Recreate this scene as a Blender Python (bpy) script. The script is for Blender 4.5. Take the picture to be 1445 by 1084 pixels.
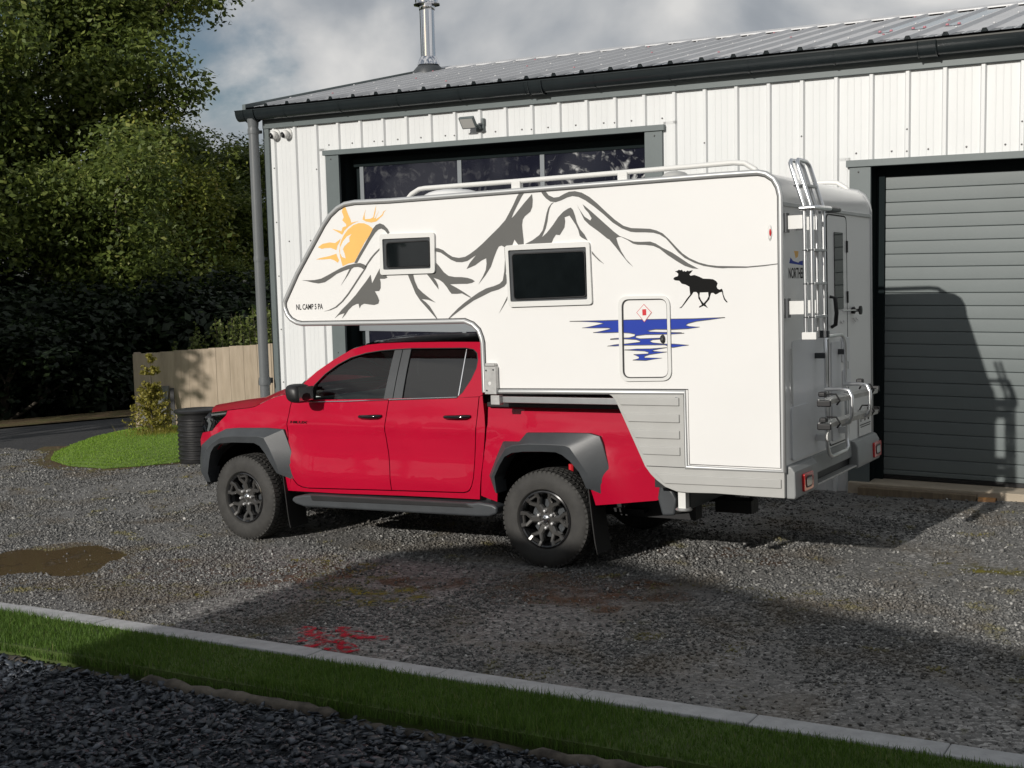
import bpy, bmesh, math, random
import numpy as np
from mathutils import Vector, Matrix
R = math.radians
random.seed(7)
scene = bpy.context.scene
for o in list(bpy.data.objects):
    bpy.data.objects.remove(o)
COL = scene.collection

# ---------------------------------------------------------------- camera
cd = bpy.data.cameras.new('camera'); cam = bpy.data.objects.new('camera', cd); COL.objects.link(cam)
cd.sensor_width = 36.0; cd.lens = 44.0863; cd.clip_start = 0.05; cd.clip_end = 900
cam.matrix_world = Matrix([[0.860074, -0.008664, 0.510097, 4.735307], [0.50918, 0.076841, -0.857223, -8.36964], [-0.031769, 0.997006, 0.0705, 2.126023], [0.0, 0.0, 0.0, 1.0]])
scene.camera = cam

# ---------------------------------------------------------------- light
SUN = Vector((0.115, 1.0, -0.372)).normalized()          # direction the light travels
sl = bpy.data.lights.new('sun', 'SUN'); sl.energy = 3.7; sl.angle = R(0.55); sl.color = (1.0, 0.95, 0.88)
so = bpy.data.objects.new('sun', sl); COL.objects.link(so)
so.rotation_euler = SUN.to_track_quat('-Z', 'Y').to_euler(); so.location = (-3, -30, 20)
ELEV = math.asin(-SUN.z); AZ = math.atan2(-SUN.x, -SUN.y)  # compass angle of the sun, from +Y towards +X

w = bpy.data.worlds.new('World'); scene.world = w; w.use_nodes = True
nt = w.node_tree; nt.nodes.clear()
def N(t, **k):
    n = nt.nodes.new(t)
    for a, b in k.items(): setattr(n, a, b)
    return n
out = N('ShaderNodeOutputWorld'); bg = N('ShaderNodeBackground'); sky = N('ShaderNodeTexSky')
sky.sky_type = 'NISHITA'; sky.sun_disc = False; sky.sun_elevation = ELEV; sky.sun_rotation = AZ
sky.air_density = 1.0; sky.dust_density = 1.2; sky.ozone_density = 1.0
tc = N('ShaderNodeTexCoord')
# cloud layer: soft heaped clouds over the whole dome
mp = N('ShaderNodeMapping'); mp.inputs['Location'].default_value = (11.9, 5.7, 1); mp.inputs['Scale'].default_value = (1, 1, 1.7)
nt.links.new(tc.outputs['Generated'], mp.inputs['Vector'])
n1 = N('ShaderNodeTexNoise'); n1.inputs['Scale'].default_value = 2.6; n1.inputs['Detail'].default_value = 9; n1.inputs['Roughness'].default_value = 0.55; n1.inputs['Distortion'].default_value = 0.25
n2 = N('ShaderNodeTexNoise'); n2.inputs['Scale'].default_value = 4.2; n2.inputs['Detail'].default_value = 7; n2.inputs['Roughness'].default_value = 0.46; n2.inputs['Distortion'].default_value = 0.3
mp2 = N('ShaderNodeMapping'); mp2.inputs['Location'].default_value = (5.5, 13.3, 3); mp2.inputs['Scale'].default_value = (1, 1, 1.7); nt.links.new(tc.outputs['Generated'], mp2.inputs['Vector'])
nt.links.new(mp.outputs[0], n1.inputs['Vector']); nt.links.new(mp2.outputs[0], n2.inputs['Vector'])
cov = N('ShaderNodeValToRGB'); cov.color_ramp.elements[0].position = 0.36; cov.color_ramp.elements[1].position = 0.47
cov.color_ramp.interpolation = 'EASE'
nt.links.new(n1.outputs[0], cov.inputs[0])
shade = N('ShaderNodeValToRGB')
shade.color_ramp.elements[0].position = 0.36; shade.color_ramp.elements[0].color = (2.6, 3.1, 3.8, 1)
shade.color_ramp.elements[1].position = 0.60; shade.color_ramp.elements[1].color = (11.5, 11.4, 11.2, 1)
e = shade.color_ramp.elements.new(0.48); e.color = (6.0, 6.4, 6.9, 1)
nt.links.new(n2.outputs[0], shade.inputs[0])
mix = N('ShaderNodeMix', data_type='RGBA')
nt.links.new(cov.outputs[0], mix.inputs['Factor']); nt.links.new(sky.outputs[0], mix.inputs['A']); nt.links.new(shade.outputs[0], mix.inputs['B'])
nt.links.new(mix.outputs['Result'], bg.inputs['Color']); bg.inputs['Strength'].default_value = 0.060
nt.links.new(bg.outputs[0], out.inputs['Surface'])

scene.view_settings.view_transform = 'Standard'; scene.view_settings.look = 'None'
scene.view_settings.exposure = 0.0; scene.view_settings.gamma = 1.0; scene.view_settings.use_curve_mapping = False
scene.render.engine = 'CYCLES'
scene.render.resolution_x = 1024; scene.render.resolution_y = 768

# ---------------------------------------------------------------- helpers
def tag(o, label=None, cat=None, group=None, kind=None):
    if label: o['label'] = label
    if cat: o['category'] = cat
    if group: o['group'] = group
    if kind: o['kind'] = kind
    return o

def empty(name, loc=(0, 0, 0), label=None, cat=None, group=None):
    o = bpy.data.objects.new(name, None); o.empty_display_size = 0.2
    COL.objects.link(o); o.location = loc
    return tag(o, label, cat, group)

def adopt(o, parent, keep=True):
    """parent o; with keep, o's coordinates are world coordinates (top-level parents are only translated)"""
    o.parent = parent
    if keep and parent.parent is None:
        o.matrix_parent_inverse = Matrix.Translation(-Vector(parent.location))
    return o

def link(name, me, mat=None, parent=None, smooth=None, keep=True):
    o = bpy.data.objects.new(name, me); COL.objects.link(o)
    if mat is not None:
        if isinstance(mat, (list, tuple)):
            for m in mat: me.materials.append(m)
        else: me.materials.append(mat)
    if smooth is not None and len(me.polygons):
        me.polygons.foreach_set('use_smooth', [True] * len(me.polygons))
        if smooth < 179: me.set_sharp_from_angle(angle=R(smooth))
    if parent is not None: adopt(o, parent, keep)
    return o

class MB:
    """collects plain geometry for one mesh"""
    def __init__(s): s.v = []; s.f = []; s.mi = []
    def add(s, v, f, mi=0):
        b = len(s.v); s.v += [tuple(p) for p in v]; s.f += [tuple(b + i for i in q) for q in f]; s.mi += [mi] * len(f); return s
    def box(s, x0, x1, y0, y1, z0, z1, mi=0):
        v = [(x, y, z) for x in (x0, x1) for y in (y0, y1) for z in (z0, z1)]
        return s.add(v, [(0, 1, 3, 2), (4, 6, 7, 5), (0, 4, 5, 1), (2, 3, 7, 6), (0, 2, 6, 4), (1, 5, 7, 3)], mi)
    def obox(s, c, ax, ay, az, mi=0):
        """oriented box: centre and three half-axis vectors"""
        c, ax, ay, az = map(Vector, (c, ax, ay, az))
        v = [c + i * ax + j * ay + k * az for i in (-1, 1) for j in (-1, 1) for k in (-1, 1)]
        return s.add(v, [(0, 1, 3, 2), (4, 6, 7, 5), (0, 4, 5, 1), (2, 3, 7, 6), (0, 2, 6, 4), (1, 5, 7, 3)], mi)
    def tube(s, pts, r, n=10, closed=False, cap=True, mi=0, sq=None):
        P = [Vector(p) for p in pts]; m = len(P); rr = r if isinstance(r, (list, tuple)) else [r] * m
        v = []; up = None; fixed = None
        if closed:
            c_ = sum(P, Vector()) / m; fixed = Vector()
            for i in range(m): fixed += (P[i] - c_).cross(P[(i + 1) % m] - c_)
            fixed.normalize()
        for i in range(m):
            a = P[i - 1] if (i > 0 or closed) else P[i]; b = P[(i + 1) % m] if (i < m - 1 or closed) else P[i]
            d = (b - a)
            d = d.normalized() if d.length > 1e-9 else Vector((0, 0, 1))
            if up is None:
                up = Vector((0, 0, 1)) if abs(d.z) < 0.9 else Vector((1, 0, 0))
            if fixed is not None: up = fixed
            u = (up - d * up.dot(d)); u = u.normalized() if u.length > 1e-6 else d.orthogonal().normalized()
            up = u; w_ = d.cross(u)
            for k in range(n):
                t = 2 * math.pi * (k + 0.5) / n
                v.append(P[i] + (u * math.cos(t) + w_ * math.sin(t)) * rr[i])
        f = []
        for i in range(m if closed else m - 1):
            j = (i + 1) % m
            for k in range(n): f.append((i * n + k, i * n + (k + 1) % n, j * n + (k + 1) % n, j * n + k))
        if cap and not closed:
            f.append(tuple(range(n - 1, -1, -1))); f.append(tuple((m - 1) * n + k for k in range(n)))
        return s.add(v, f, mi)
    def lathe(s, prof, c, axis='Y', n=32, mi=0, close=False, a0=0.0, a1=2 * math.pi):
        """prof: (radius, along) pairs about axis through c"""
        c = Vector(c); v = []; full = abs(a1 - a0 - 2 * math.pi) < 1e-6; m = n if full else n + 1
        for (r, h) in prof:
            for k in range(m):
                t = a0 + (a1 - a0) * k / n; ca, sa = math.cos(t) * r, math.sin(t) * r
                v.append(c + (Vector((ca, h, sa)) if axis == 'Y' else Vector((ca, sa, h)) if axis == 'Z' else Vector((h, ca, sa))))
        f = []; L = len(prof)
        for i in range(L if close else L - 1):
            j = (i + 1) % L
            for k in range(m if full else n):
                k2 = (k + 1) % m; f.append((i * m + k, i * m + k2, j * m + k2, j * m + k))
        return s.add(v, f, mi)
    def prism(s, poly, fn, d0, d1, mi=0):
        """poly of (a,b); fn(a,b,d) -> point; simple (possibly concave) outline"""
        n = len(poly)
        v = [fn(a, b, d0) for a, b in poly] + [fn(a, b, d1) for a, b in poly]
        f = [tuple(range(n)), tuple(range(2 * n - 1, n - 1, -1))] + [(i, i + n, (i + 1) % n + n, (i + 1) % n) for i in range(n)]
        return s.add(v, f, mi)
    def grid(s, fn, nu, nv, mi=0):
        v = [fn(i / nu, j / nv) for i in range(nu + 1) for j in range(nv + 1)]
        f = [(i * (nv + 1) + j, (i + 1) * (nv + 1) + j, (i + 1) * (nv + 1) + j + 1, i * (nv + 1) + j + 1) for i in range(nu) for j in range(nv)]
        return s.add(v, f, mi)
    def mesh(s, name, fix=True, merge=0):
        me = bpy.data.meshes.new(name); me.from_pydata([tuple(p) for p in s.v], [], s.f)
        if any(s.mi): me.polygons.foreach_set('material_index', s.mi)
        if fix or merge:
            bm = bmesh.new(); bm.from_mesh(me)
            if merge: bmesh.ops.remove_doubles(bm, verts=bm.verts, dist=merge)
            if fix: bmesh.ops.recalc_face_normals(bm, faces=bm.faces)
            bm.to_mesh(me); bm.free()
        me.update(); return me
    def build(s, name, mat, parent=None, smooth=30, bevel=0, keep=True, fix=True, merge=0, seg=2):
        o = link(name, s.mesh(name, fix, merge), mat, parent, smooth, keep)
        if bevel:
            b = o.modifiers.new('bevel', 'BEVEL'); b.width = bevel; b.segments = seg; b.limit_method = 'ANGLE'; b.angle_limit = R(40); b.harden_normals = True
        return o

def fill_poly(loops):
    """filled flat bmesh (in xz, y=0) of outlines; inner loops are holes"""
    bm = bmesh.new()
    es = []
    for lp in loops:
        vs = [bm.verts.new((a, 0, b)) for a, b in lp]
        for i in range(len(vs)):
            try: es.append(bm.edges.new((vs[i], vs[(i + 1) % len(vs)])))
            except ValueError: pass
    bmesh.ops.triangle_fill(bm, edges=es, use_beauty=True, use_dissolve=False, normal=(0, -1, 0))
    return bm

def skin(name, loops, yfun, mat, parent, thick=0.014, step=0.07, mirror=None, smooth=40, grid=True):
    """a body panel: outline in xz, cut on a grid, pushed to y = yfun(x,z), edges folded in"""
    bm = fill_poly(loops)
    xs = [p[0] for p in loops[0]]; zs = [p[1] for p in loops[0]]
    if grid:
        for a0, a1, ax in ((min(xs), max(xs), 0), (min(zs), max(zs), 2)):
            n = int((a1 - a0) / step)
            for k in range(1, n + 1):
                c = a0 + (a1 - a0) * k / (n + 1)
                no = (1, 0, 0) if ax == 0 else (0, 0, 1)
                bmesh.ops.bisect_plane(bm, geom=bm.verts[:] + bm.edges[:] + bm.faces[:], dist=1e-5, plane_co=(c, 0, c), plane_no=no)
    for v in bm.verts: v.co.y = yfun(v.co.x, v.co.z)
    be = [e for e in bm.edges if len(e.link_faces) == 1]
    if thick:
        g = bmesh.ops.extrude_edge_only(bm, edges=be)
        for v in (x for x in g['geom'] if isinstance(x, bmesh.types.BMVert)): v.co.y += thick
    if mirror is not None:
        for v in bm.verts: v.co.y = 2 * mirror - v.co.y
    bmesh.ops.recalc_face_normals(bm, faces=bm.faces)
    # outward: towards -y on the near side
    s = sum(f.normal.y * f.calc_area() for f in bm.faces)
    if (s > 0) == (mirror is None): bmesh.ops.reverse_faces(bm, faces=bm.faces)
    me = bpy.data.meshes.new(name); bm.to_mesh(me); bm.free()
    return link(name, me, mat, parent, smooth)

def offset_poly(P, d):
    """inset (d>0 to the left of travel) of a closed outline"""
    n = len(P); out = []
    for i in range(n):
        a, b, c = Vector(P[i - 1]), Vector(P[i]), Vector(P[(i + 1) % n])
        e1 = (b - a).normalized() if (b - a).length > 1e-9 else Vector((1, 0)); e2 = (c - b).normalized() if (c - b).length > 1e-9 else e1
        n1 = Vector((-e1.y, e1.x)); n2 = Vector((-e2.y, e2.x)); m = n1 + n2
        m = m.normalized() if m.length > 1e-6 else n1
        k = d / max(0.5, m.dot(n1)); out.append((b.x + m.x * k, b.y + m.y * k))
    return out
def area2(P): return sum(P[i - 1][0] * P[i][1] - P[i][0] * P[i - 1][1] for i in range(len(P))) / 2
def chaikin(P, it=1, closed=True):
    for _ in range(it):
        Q = []
        for i in range(len(P)):
            a, b = P[i], P[(i + 1) % len(P)]
            if not closed and i == len(P) - 1: break
            Q += [(a[0] * .75 + b[0] * .25, a[1] * .75 + b[1] * .25), (a[0] * .25 + b[0] * .75, a[1] * .25 + b[1] * .75)]
        P = Q if closed else [P[0]] + Q + [P[-1]]
    return P
def round_quad(Q, r, n=5):
    """four (or more) corners -> rounded outline"""
    out = []
    for i in range(len(Q)):
        a, b, c = Vector(Q[i - 1]), Vector(Q[i]), Vector(Q[(i + 1) % len(Q)])
        p = b + (a - b).normalized() * r; q = b + (c - b).normalized() * r
        for k in range(n + 1):
            t = k / n; out.append(tuple(p * (1 - t) ** 2 + b * 2 * t * (1 - t) + q * t * t))
    return out

# ---------------------------------------------------------------- materials
def mat(name, col, rough=0.5, metal=0.0, var=0.0, scale=8.0, bump=0.0, bscale=40.0, coat=0.0, spec=0.5, col2=None, rvar=0.0, detail=5, dirt=None):
    m = bpy.data.materials.new(name); m.use_nodes = True; t = m.node_tree; b = t.nodes['Principled BSDF']
    b.inputs['Roughness'].default_value = rough; b.inputs['Metallic'].default_value = metal
    b.inputs['Base Color'].default_value = (*col, 1); b.inputs['Coat Weight'].default_value = coat; b.inputs['Coat Roughness'].default_value = 0.04
    b.inputs['Specular IOR Level'].default_value = spec
    tcn = t.nodes.new('ShaderNodeTexCoord')
    if var or col2 or rvar:
        nz = t.nodes.new('ShaderNodeTexNoise'); nz.inputs['Scale'].default_value = scale; nz.inputs['Detail'].default_value = detail; nz.inputs['Roughness'].default_value = 0.6
        t.links.new(tcn.outputs['Object'], nz.inputs['Vector'])
        rp = t.nodes.new('ShaderNodeValToRGB')
        c2 = col2 or tuple(max(0, c * (1 - var)) for c in col); c1 = col if col2 else tuple(min(1, c * (1 + var)) for c in col)
        rp.color_ramp.elements[0].position = 0.32; rp.color_ramp.elements[0].color = (*c2, 1)
        rp.color_ramp.elements[1].position = 0.68; rp.color_ramp.elements[1].color = (*c1, 1)
        t.links.new(nz.outputs[0], rp.inputs[0]); t.links.new(rp.outputs[0], b.inputs['Base Color'])
        if rvar:
            mr = t.nodes.new('ShaderNodeMapRange'); mr.inputs[3].default_value = max(0, rough - rvar); mr.inputs[4].default_value = rough + rvar
            t.links.new(nz.outputs[0], mr.inputs[0]); t.links.new(mr.outputs[0], b.inputs['Roughness'])
    if bump:
        nb = t.nodes.new('ShaderNodeTexNoise'); nb.inputs['Scale'].default_value = bscale; nb.inputs['Detail'].default_value = 4
        bp = t.nodes.new('ShaderNodeBump'); bp.inputs['Strength'].default_value = bump; bp.inputs['Distance'].default_value = 0.01
        t.links.new(tcn.outputs['Object'], nb.inputs['Vector']); t.links.new(nb.outputs[0], bp.inputs['Height']); t.links.new(bp.outputs[0], b.inputs['Normal'])
    return m

def glass_mat(name, tint, ior=1.5, rough=0.0):
    """a single thin pane: see-through, tinted, with a Fresnel reflection"""
    m = bpy.data.materials.new(name); m.use_nodes = True; t = m.node_tree; t.nodes.clear()
    o = t.nodes.new('ShaderNodeOutputMaterial'); mx_ = t.nodes.new('ShaderNodeMixShader'); fr = t.nodes.new('ShaderNodeFresnel'); fr.inputs[0].default_value = ior
    g = t.nodes.new('ShaderNodeBsdfGlossy'); g.inputs['Roughness'].default_value = rough; tr = t.nodes.new('ShaderNodeBsdfTransparent'); tr.inputs[0].default_value = (*tint, 1)
    t.links.new(fr.outputs[0], mx_.inputs[0]); t.links.new(tr.outputs[0], mx_.inputs[1]); t.links.new(g.outputs[0], mx_.inputs[2]); t.links.new(mx_.outputs[0], o.inputs[0])
    return m

M = {}
M['paint_red'] = mat('paint_red', (0.40, 0.003, 0.026), 0.38, 0.0, coat=0.55, var=0.03, scale=3, spec=.1)
M['plastic_dark'] = mat('plastic_dark', (0.045, 0.050, 0.055), 0.42, var=0.12, scale=5, bump=0.05, bscale=400)
M['plastic_black'] = mat('plastic_black', (0.012, 0.012, 0.013), 0.45, var=0.2, scale=6)
M['gloss_black'] = mat('gloss_black', (0.008, 0.008, 0.009), 0.08, coat=0.6)
M['rubber'] = mat('rubber', (0.034, 0.033, 0.031), 0.75, var=0.25, scale=9, bump=0.15, bscale=120)
M['rubber_black'] = mat('rubber_black', (0.010, 0.010, 0.010), 0.7)
M['chrome'] = mat('chrome', (0.75, 0.75, 0.76), 0.12, 1.0)
M['alu'] = mat('alu', (0.80, 0.81, 0.82), 0.30, 1.0, var=0.04, scale=12)
M['alu_trim'] = mat('alu_trim', (0.52, 0.53, 0.53), 0.42, 0.55)
M['galv'] = mat('galv', (0.50, 0.50, 0.49), 0.45, 0.7, var=0.12, scale=20)
M['rim'] = mat('rim', (0.012, 0.012, 0.013), 0.16, coat=0.5)
M['rim_face'] = mat('rim_face', (0.085, 0.083, 0.080), 0.28, 0.5, coat=.4)
M['glass_front'] = glass_mat('glass_front', (0.74, 0.82, 0.80), 1.65)
M['glass_tint'] = glass_mat('glass_tint', (0.05, 0.055, 0.06), 2.0)
M['glass_screen'] = glass_mat('glass_screen', (0.62, 0.70, 0.68))
M['acrylic'] = mat('acrylic', (0.006, 0.008, 0.009), 0.03, var=0.3, scale=4, spec=0.5)
M['camper_white'] = mat('camper_white', (0.755, 0.75, 0.735), 0.28, var=0.012, scale=1.6, coat=0.25)
M['camper_roof'] = mat('camper_roof', (0.78, 0.78, 0.77), 0.35)
M['frame_white'] = mat('frame_white', (0.66, 0.66, 0.64), 0.45)
M['skirt_grey'] = mat('skirt_grey', (0.40, 0.40, 0.385), 0.42, var=0.03, scale=6)
M['seal'] = mat('seal', (0.03, 0.03, 0.03), 0.6)
M['decal_grey'] = mat('decal_grey', (0.115, 0.115, 0.110), 0.6, var=0.02, spec=.25)
M['decal_black'] = mat('decal_black', (0.005, 0.005, 0.005), 0.7, spec=.15)
M['decal_blue'] = mat('decal_blue', (0.014, 0.042, 0.33), 0.6, var=0.05, spec=.25)
M['decal_orange'] = mat('decal_orange', (0.80, 0.47, 0.14), 0.6, var=0.02, spec=.25)
M['decal_red'] = mat('decal_red', (0.55, 0.02, 0.03), 0.4)
M['lamp_red'] = mat('lamp_red', (0.55, 0.012, 0.015), 0.12, coat=1.0)
M['lamp_clear'] = mat('lamp_clear', (0.45, 0.45, 0.43), 0.15, coat=1.0)
M['interior'] = mat('interior', (0.06, 0.06, 0.06), 0.7)
M['interior_grey'] = mat('interior_grey', (0.22, 0.22, 0.21), 0.8)
# ================================================================ ground, kerb, grass, gravel
def poly_sheet(name, P, z, m, kind='structure', label=None, cat=None, sub=0):
    bm = bmesh.new(); vs = [bm.verts.new((x, y, z)) for x, y in P]; bm.faces.new(vs); bm.normal_update(); bmesh.ops.triangulate(bm, faces=bm.faces, ngon_method='EAR_CLIP')
    for f in bm.faces:
        f.normal_update()
        if f.normal.z < 0: f.normal_flip()
    me = bpy.data.meshes.new(name); bm.to_mesh(me); bm.free()
    o = link(name, me, m); return tag(o, label, cat, None, kind)

def ground_mat(name, c_dark, c_mid, c_light, scale, bump=0.6, tint=None, tscale=0.8, wet=False, moss=None):
    m = bpy.data.materials.new(name); m.use_nodes = True; t = m.node_tree; b = t.nodes['Principled BSDF']; L = t.links.new
    tcn = t.nodes.new('ShaderNodeTexCoord')
    def noise(s, d=5, r=.6, dist=0):
        n = t.nodes.new('ShaderNodeTexNoise'); n.inputs['Scale'].default_value = s; n.inputs['Detail'].default_value = d; n.inputs['Roughness'].default_value = r; n.inputs['Distortion'].default_value = dist
        L(tcn.outputs['Object'], n.inputs['Vector']); return n
    vo = t.nodes.new('ShaderNodeTexVoronoi'); vo.inputs['Scale'].default_value = scale; vo.inputs['Randomness'].default_value = 1.0
    nd = noise(scale * .7, 2); mixv = t.nodes.new('ShaderNodeMix'); mixv.data_type = 'VECTOR'; mixv.inputs['Factor'].default_value = .04
    L(tcn.outputs['Object'], mixv.inputs['A']); L(nd.outputs['Color'], mixv.inputs['B']); L(mixv.outputs['Result'], vo.inputs['Vector'])
    sp = t.nodes.new('ShaderNodeSeparateColor'); L(vo.outputs['Color'], sp.inputs[0])
    rp = t.nodes.new('ShaderNodeValToRGB'); el = rp.color_ramp.elements
    el[0].position = 0; el[0].color = (*c_dark, 1); el[1].position = 1; el[1].color = (*c_light, 1); e = el.new(.55); e.color = (*c_mid, 1)
    L(sp.outputs[0], rp.inputs[0])
    # grit between the stones and slow patches
    n2 = noise(1.1, 6, .65); r2 = t.nodes.new('ShaderNodeValToRGB'); r2.color_ramp.elements[0].position = .36; r2.color_ramp.elements[1].position = .62; L(n2.outputs[0], r2.inputs[0])
    grit = noise(140, 3); rg = t.nodes.new('ShaderNodeValToRGB'); rg.color_ramp.elements[0].color = (*[c * .75 for c in c_dark], 1); rg.color_ramp.elements[1].color = (*[c * 1.1 for c in c_mid], 1); L(grit.outputs[0], rg.inputs[0])
    m1 = t.nodes.new('ShaderNodeMix'); m1.data_type = 'RGBA'; mfac = t.nodes.new('ShaderNodeMath'); mfac.operation = 'MULTIPLY'; mfac.inputs[1].default_value = .75; L(r2.outputs[0], mfac.inputs[0])
    L(mfac.outputs[0], m1.inputs['Factor']); L(rp.outputs[0], m1.inputs['A']); L(rg.outputs[0], m1.inputs['B']); last = m1.outputs['Result']
    if tint:
        for (col, s, lo, hi, amt) in tint:
            n3 = noise(s, 5, .6, .4); r3 = t.nodes.new('ShaderNodeValToRGB'); r3.color_ramp.elements[0].position = lo; r3.color_ramp.elements[1].position = hi; L(n3.outputs[0], r3.inputs[0])
            ma = t.nodes.new('ShaderNodeMath'); ma.operation = 'MULTIPLY'; ma.inputs[1].default_value = amt; L(r3.outputs[0], ma.inputs[0])
            mm = t.nodes.new('ShaderNodeMix'); mm.data_type = 'RGBA'; mm.inputs['B'].default_value = (*col, 1); L(ma.outputs[0], mm.inputs['Factor']); L(last, mm.inputs['A']); last = mm.outputs['Result']
    L(last, b.inputs['Base Color']); b.inputs['Roughness'].default_value = .85; b.inputs['Specular IOR Level'].default_value = .3
    bp = t.nodes.new('ShaderNodeBump'); bp.inputs['Strength'].default_value = bump; bp.inputs['Distance'].default_value = .012
    inv = t.nodes.new('ShaderNodeMath'); inv.operation = 'MULTIPLY_ADD'; inv.inputs[1].default_value = -1.0; inv.inputs[2].default_value = 1.0; L(vo.outputs['Distance'], inv.inputs[0])
    ad = t.nodes.new('ShaderNodeMath'); ad.operation = 'ADD'; L(inv.outputs[0], ad.inputs[0]); L(sp.outputs[1], ad.inputs[1])
    L(ad.outputs[0], bp.inputs['Height']); L(bp.outputs[0], b.inputs['Normal'])
    return m
M['yard'] = ground_mat('yard', (.105, .103, .10), (.20, .196, .188), (.42, .41, .395), 46, 1.0, tint=[((.13, .105, .07), 1.3, .50, .66, .45), ((.16, .155, .03), 3.2, .66, .74, .35)])
M['slate_bed'] = ground_mat('slate_bed', (.022, .026, .032), (.045, .052, .064), (.09, .10, .118), 26, 1.0)
M['earth'] = ground_mat('earth', (.030, .026, .018), (.055, .048, .030), (.09, .075, .05), 12, .8, tint=[((.035, .05, .015), .6, .45, .6, .7)])
M['asphalt'] = ground_mat('asphalt', (.035, .036, .038), (.05, .05, .052), (.085, .085, .085), 60, .5)
M['litter'] = ground_mat('litter', (.05, .034, .016), (.11, .072, .034), (.18, .13, .07), 30, .9, tint=[((.10, .11, .03), 2.0, .45, .6, .5)])
M['turf_soil'] = mat('turf_soil', (.07, .11, .02), .95, col2=(.045, .065, .015), scale=9)
M['kerb'] = mat('kerb', (.40, .405, .41), .85, col2=(.30, .305, .31), scale=11, bump=.25, bscale=70)
M['timber'] = mat('timber', (.085, .072, .056), .9, col2=(.016, .013, .010), scale=5, bump=.6, bscale=22)

M['timber_pale'] = mat('timber_pale', (.15, .13, .105), .9, col2=(.03, .025, .02), scale=9, bump=.6, bscale=22)
poly_sheet('ground', [(-320, -320), (320, -320), (320, 320), (-320, 320)], -.16, M['earth'])
YARD = [(-40, -2.60), (14, -2.60), (14, 6.0), (-7.0, 6.0), (-7.4, 4.6), (-7.85, 3.75), (-8.2, 2.95), (-9.1, 3.0), (-10.1, 3.45), (-10.8, 4.15), (-11.9, 4.25), (-16, 1.3), (-40, -1.5)]
poly_sheet('yard', YARD, 0.0, M['yard'])
poly_sheet('slate_yard', [(-40, -3.36), (14, -3.36), (14, -12), (-40, -12)], -.055, M['slate_bed'])
poly_sheet('road', [(-9.2, 2.8), (-11.6, 6.0), (-12.2, 7.2), (-12.4, 9.6), (-14.0, 9.0), (-14.9, 6.4), (-40, -14), (-40, -2.0), (-16, 0.0)], -.006, M['asphalt'])
poly_sheet('bank', [(-15.0, 6.3), (-14.05, 8.9), (-12.4, 9.7), (-12.6, 12), (-15.2, 10), (-16.2, 7.2), (-41, -13), (-40, -14.2)], .02, M['litter'])
poly_sheet('lawn_edge', [(-7.2, 4.6), (-7.9, 3.5), (-8.2, 2.75), (-9.15, 2.78), (-10.25, 3.2), (-11.1, 4.0), (-11.5, 4.6), (-11.0, 4.9), (-10.4, 4.6), (-9, 4.2), (-8, 5)], .006, M['litter'])

# puddles
rs = random.Random(11)
M['puddle_brown'] = mat('puddle_brown', (.14, .095, .048), .05, col2=(.10, .072, .042), scale=2, spec=.6)
M['mud'] = ground_mat('mud', (.07, .055, .035), (.12, .095, .06), (.2, .165, .12), 45, .7)
def puddle_mat(name, col, scale, lo, hi, rough):
    """standing water broken by the stones that break the surface"""
    m = mat(name, col, rough, spec=1.0); t = m.node_tree; b = t.nodes['Principled BSDF']; o = t.nodes['Material Output']; L = t.links.new
    tcn = t.nodes.new('ShaderNodeTexCoord'); n = t.nodes.new('ShaderNodeTexNoise'); n.inputs['Scale'].default_value = scale; n.inputs['Detail'].default_value = 6; n.inputs['Roughness'].default_value = .65; L(tcn.outputs['Object'], n.inputs['Vector'])
    r = t.nodes.new('ShaderNodeValToRGB'); r.color_ramp.elements[0].position = lo; r.color_ramp.elements[1].position = hi; L(n.outputs[0], r.inputs[0])
    tr = t.nodes.new('ShaderNodeBsdfTransparent'); mx_ = t.nodes.new('ShaderNodeMixShader'); L(r.outputs[0], mx_.inputs[0]); L(tr.outputs[0], mx_.inputs[1]); L(b.outputs[0], mx_.inputs[2]); L(mx_.outputs[0], o.inputs[0])
    return m
M['puddle_clear'] = puddle_mat('puddle_clear', (.018, .014, .010), 13, .46, .60, .09)
M['puddle_brown'] = puddle_mat('puddle_brown', (.12, .085, .048), 2.2, .36, .46, .08)
def blob(cx, cy, rx, ry, n=40, rough=.25, seed=1):
    r_ = random.Random(seed); ph = [r_.uniform(0, 6.28) for _ in range(6)]; am = [r_.uniform(.3, 1) for _ in range(6)]
    P = []
    for i in range(n):
        t = 2 * math.pi * i / n; k = 1 + rough * sum(am[j] * math.sin((j + 2) * t + ph[j]) for j in range(6)) / 2.5
        k = max(.45, k); P.append((cx + rx * k * math.cos(t), cy + ry * k * math.sin(t)))
    return P
PUD = [blob(-4.05, -1.35, .66, .56, seed=3), blob(-.30, -2.28, .34, .24, 70, .4, 5)]
poly_sheet('mud_patch', blob(-3.95, -1.38, .86, .74, seed=33), .003, M['mud'])
M['moss'] = puddle_mat('moss', (.17, .15, .035), 5.5, .46, .66, .95); M['moss'].node_tree.nodes['Principled BSDF'].inputs['Specular IOR Level'].default_value = .1
M['rust_stain'] = puddle_mat('rust_stain', (.13, .075, .045), 3.2, .42, .70, .95); M['rust_stain'].node_tree.nodes['Principled BSDF'].inputs['Specular IOR Level'].default_value = .1
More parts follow.
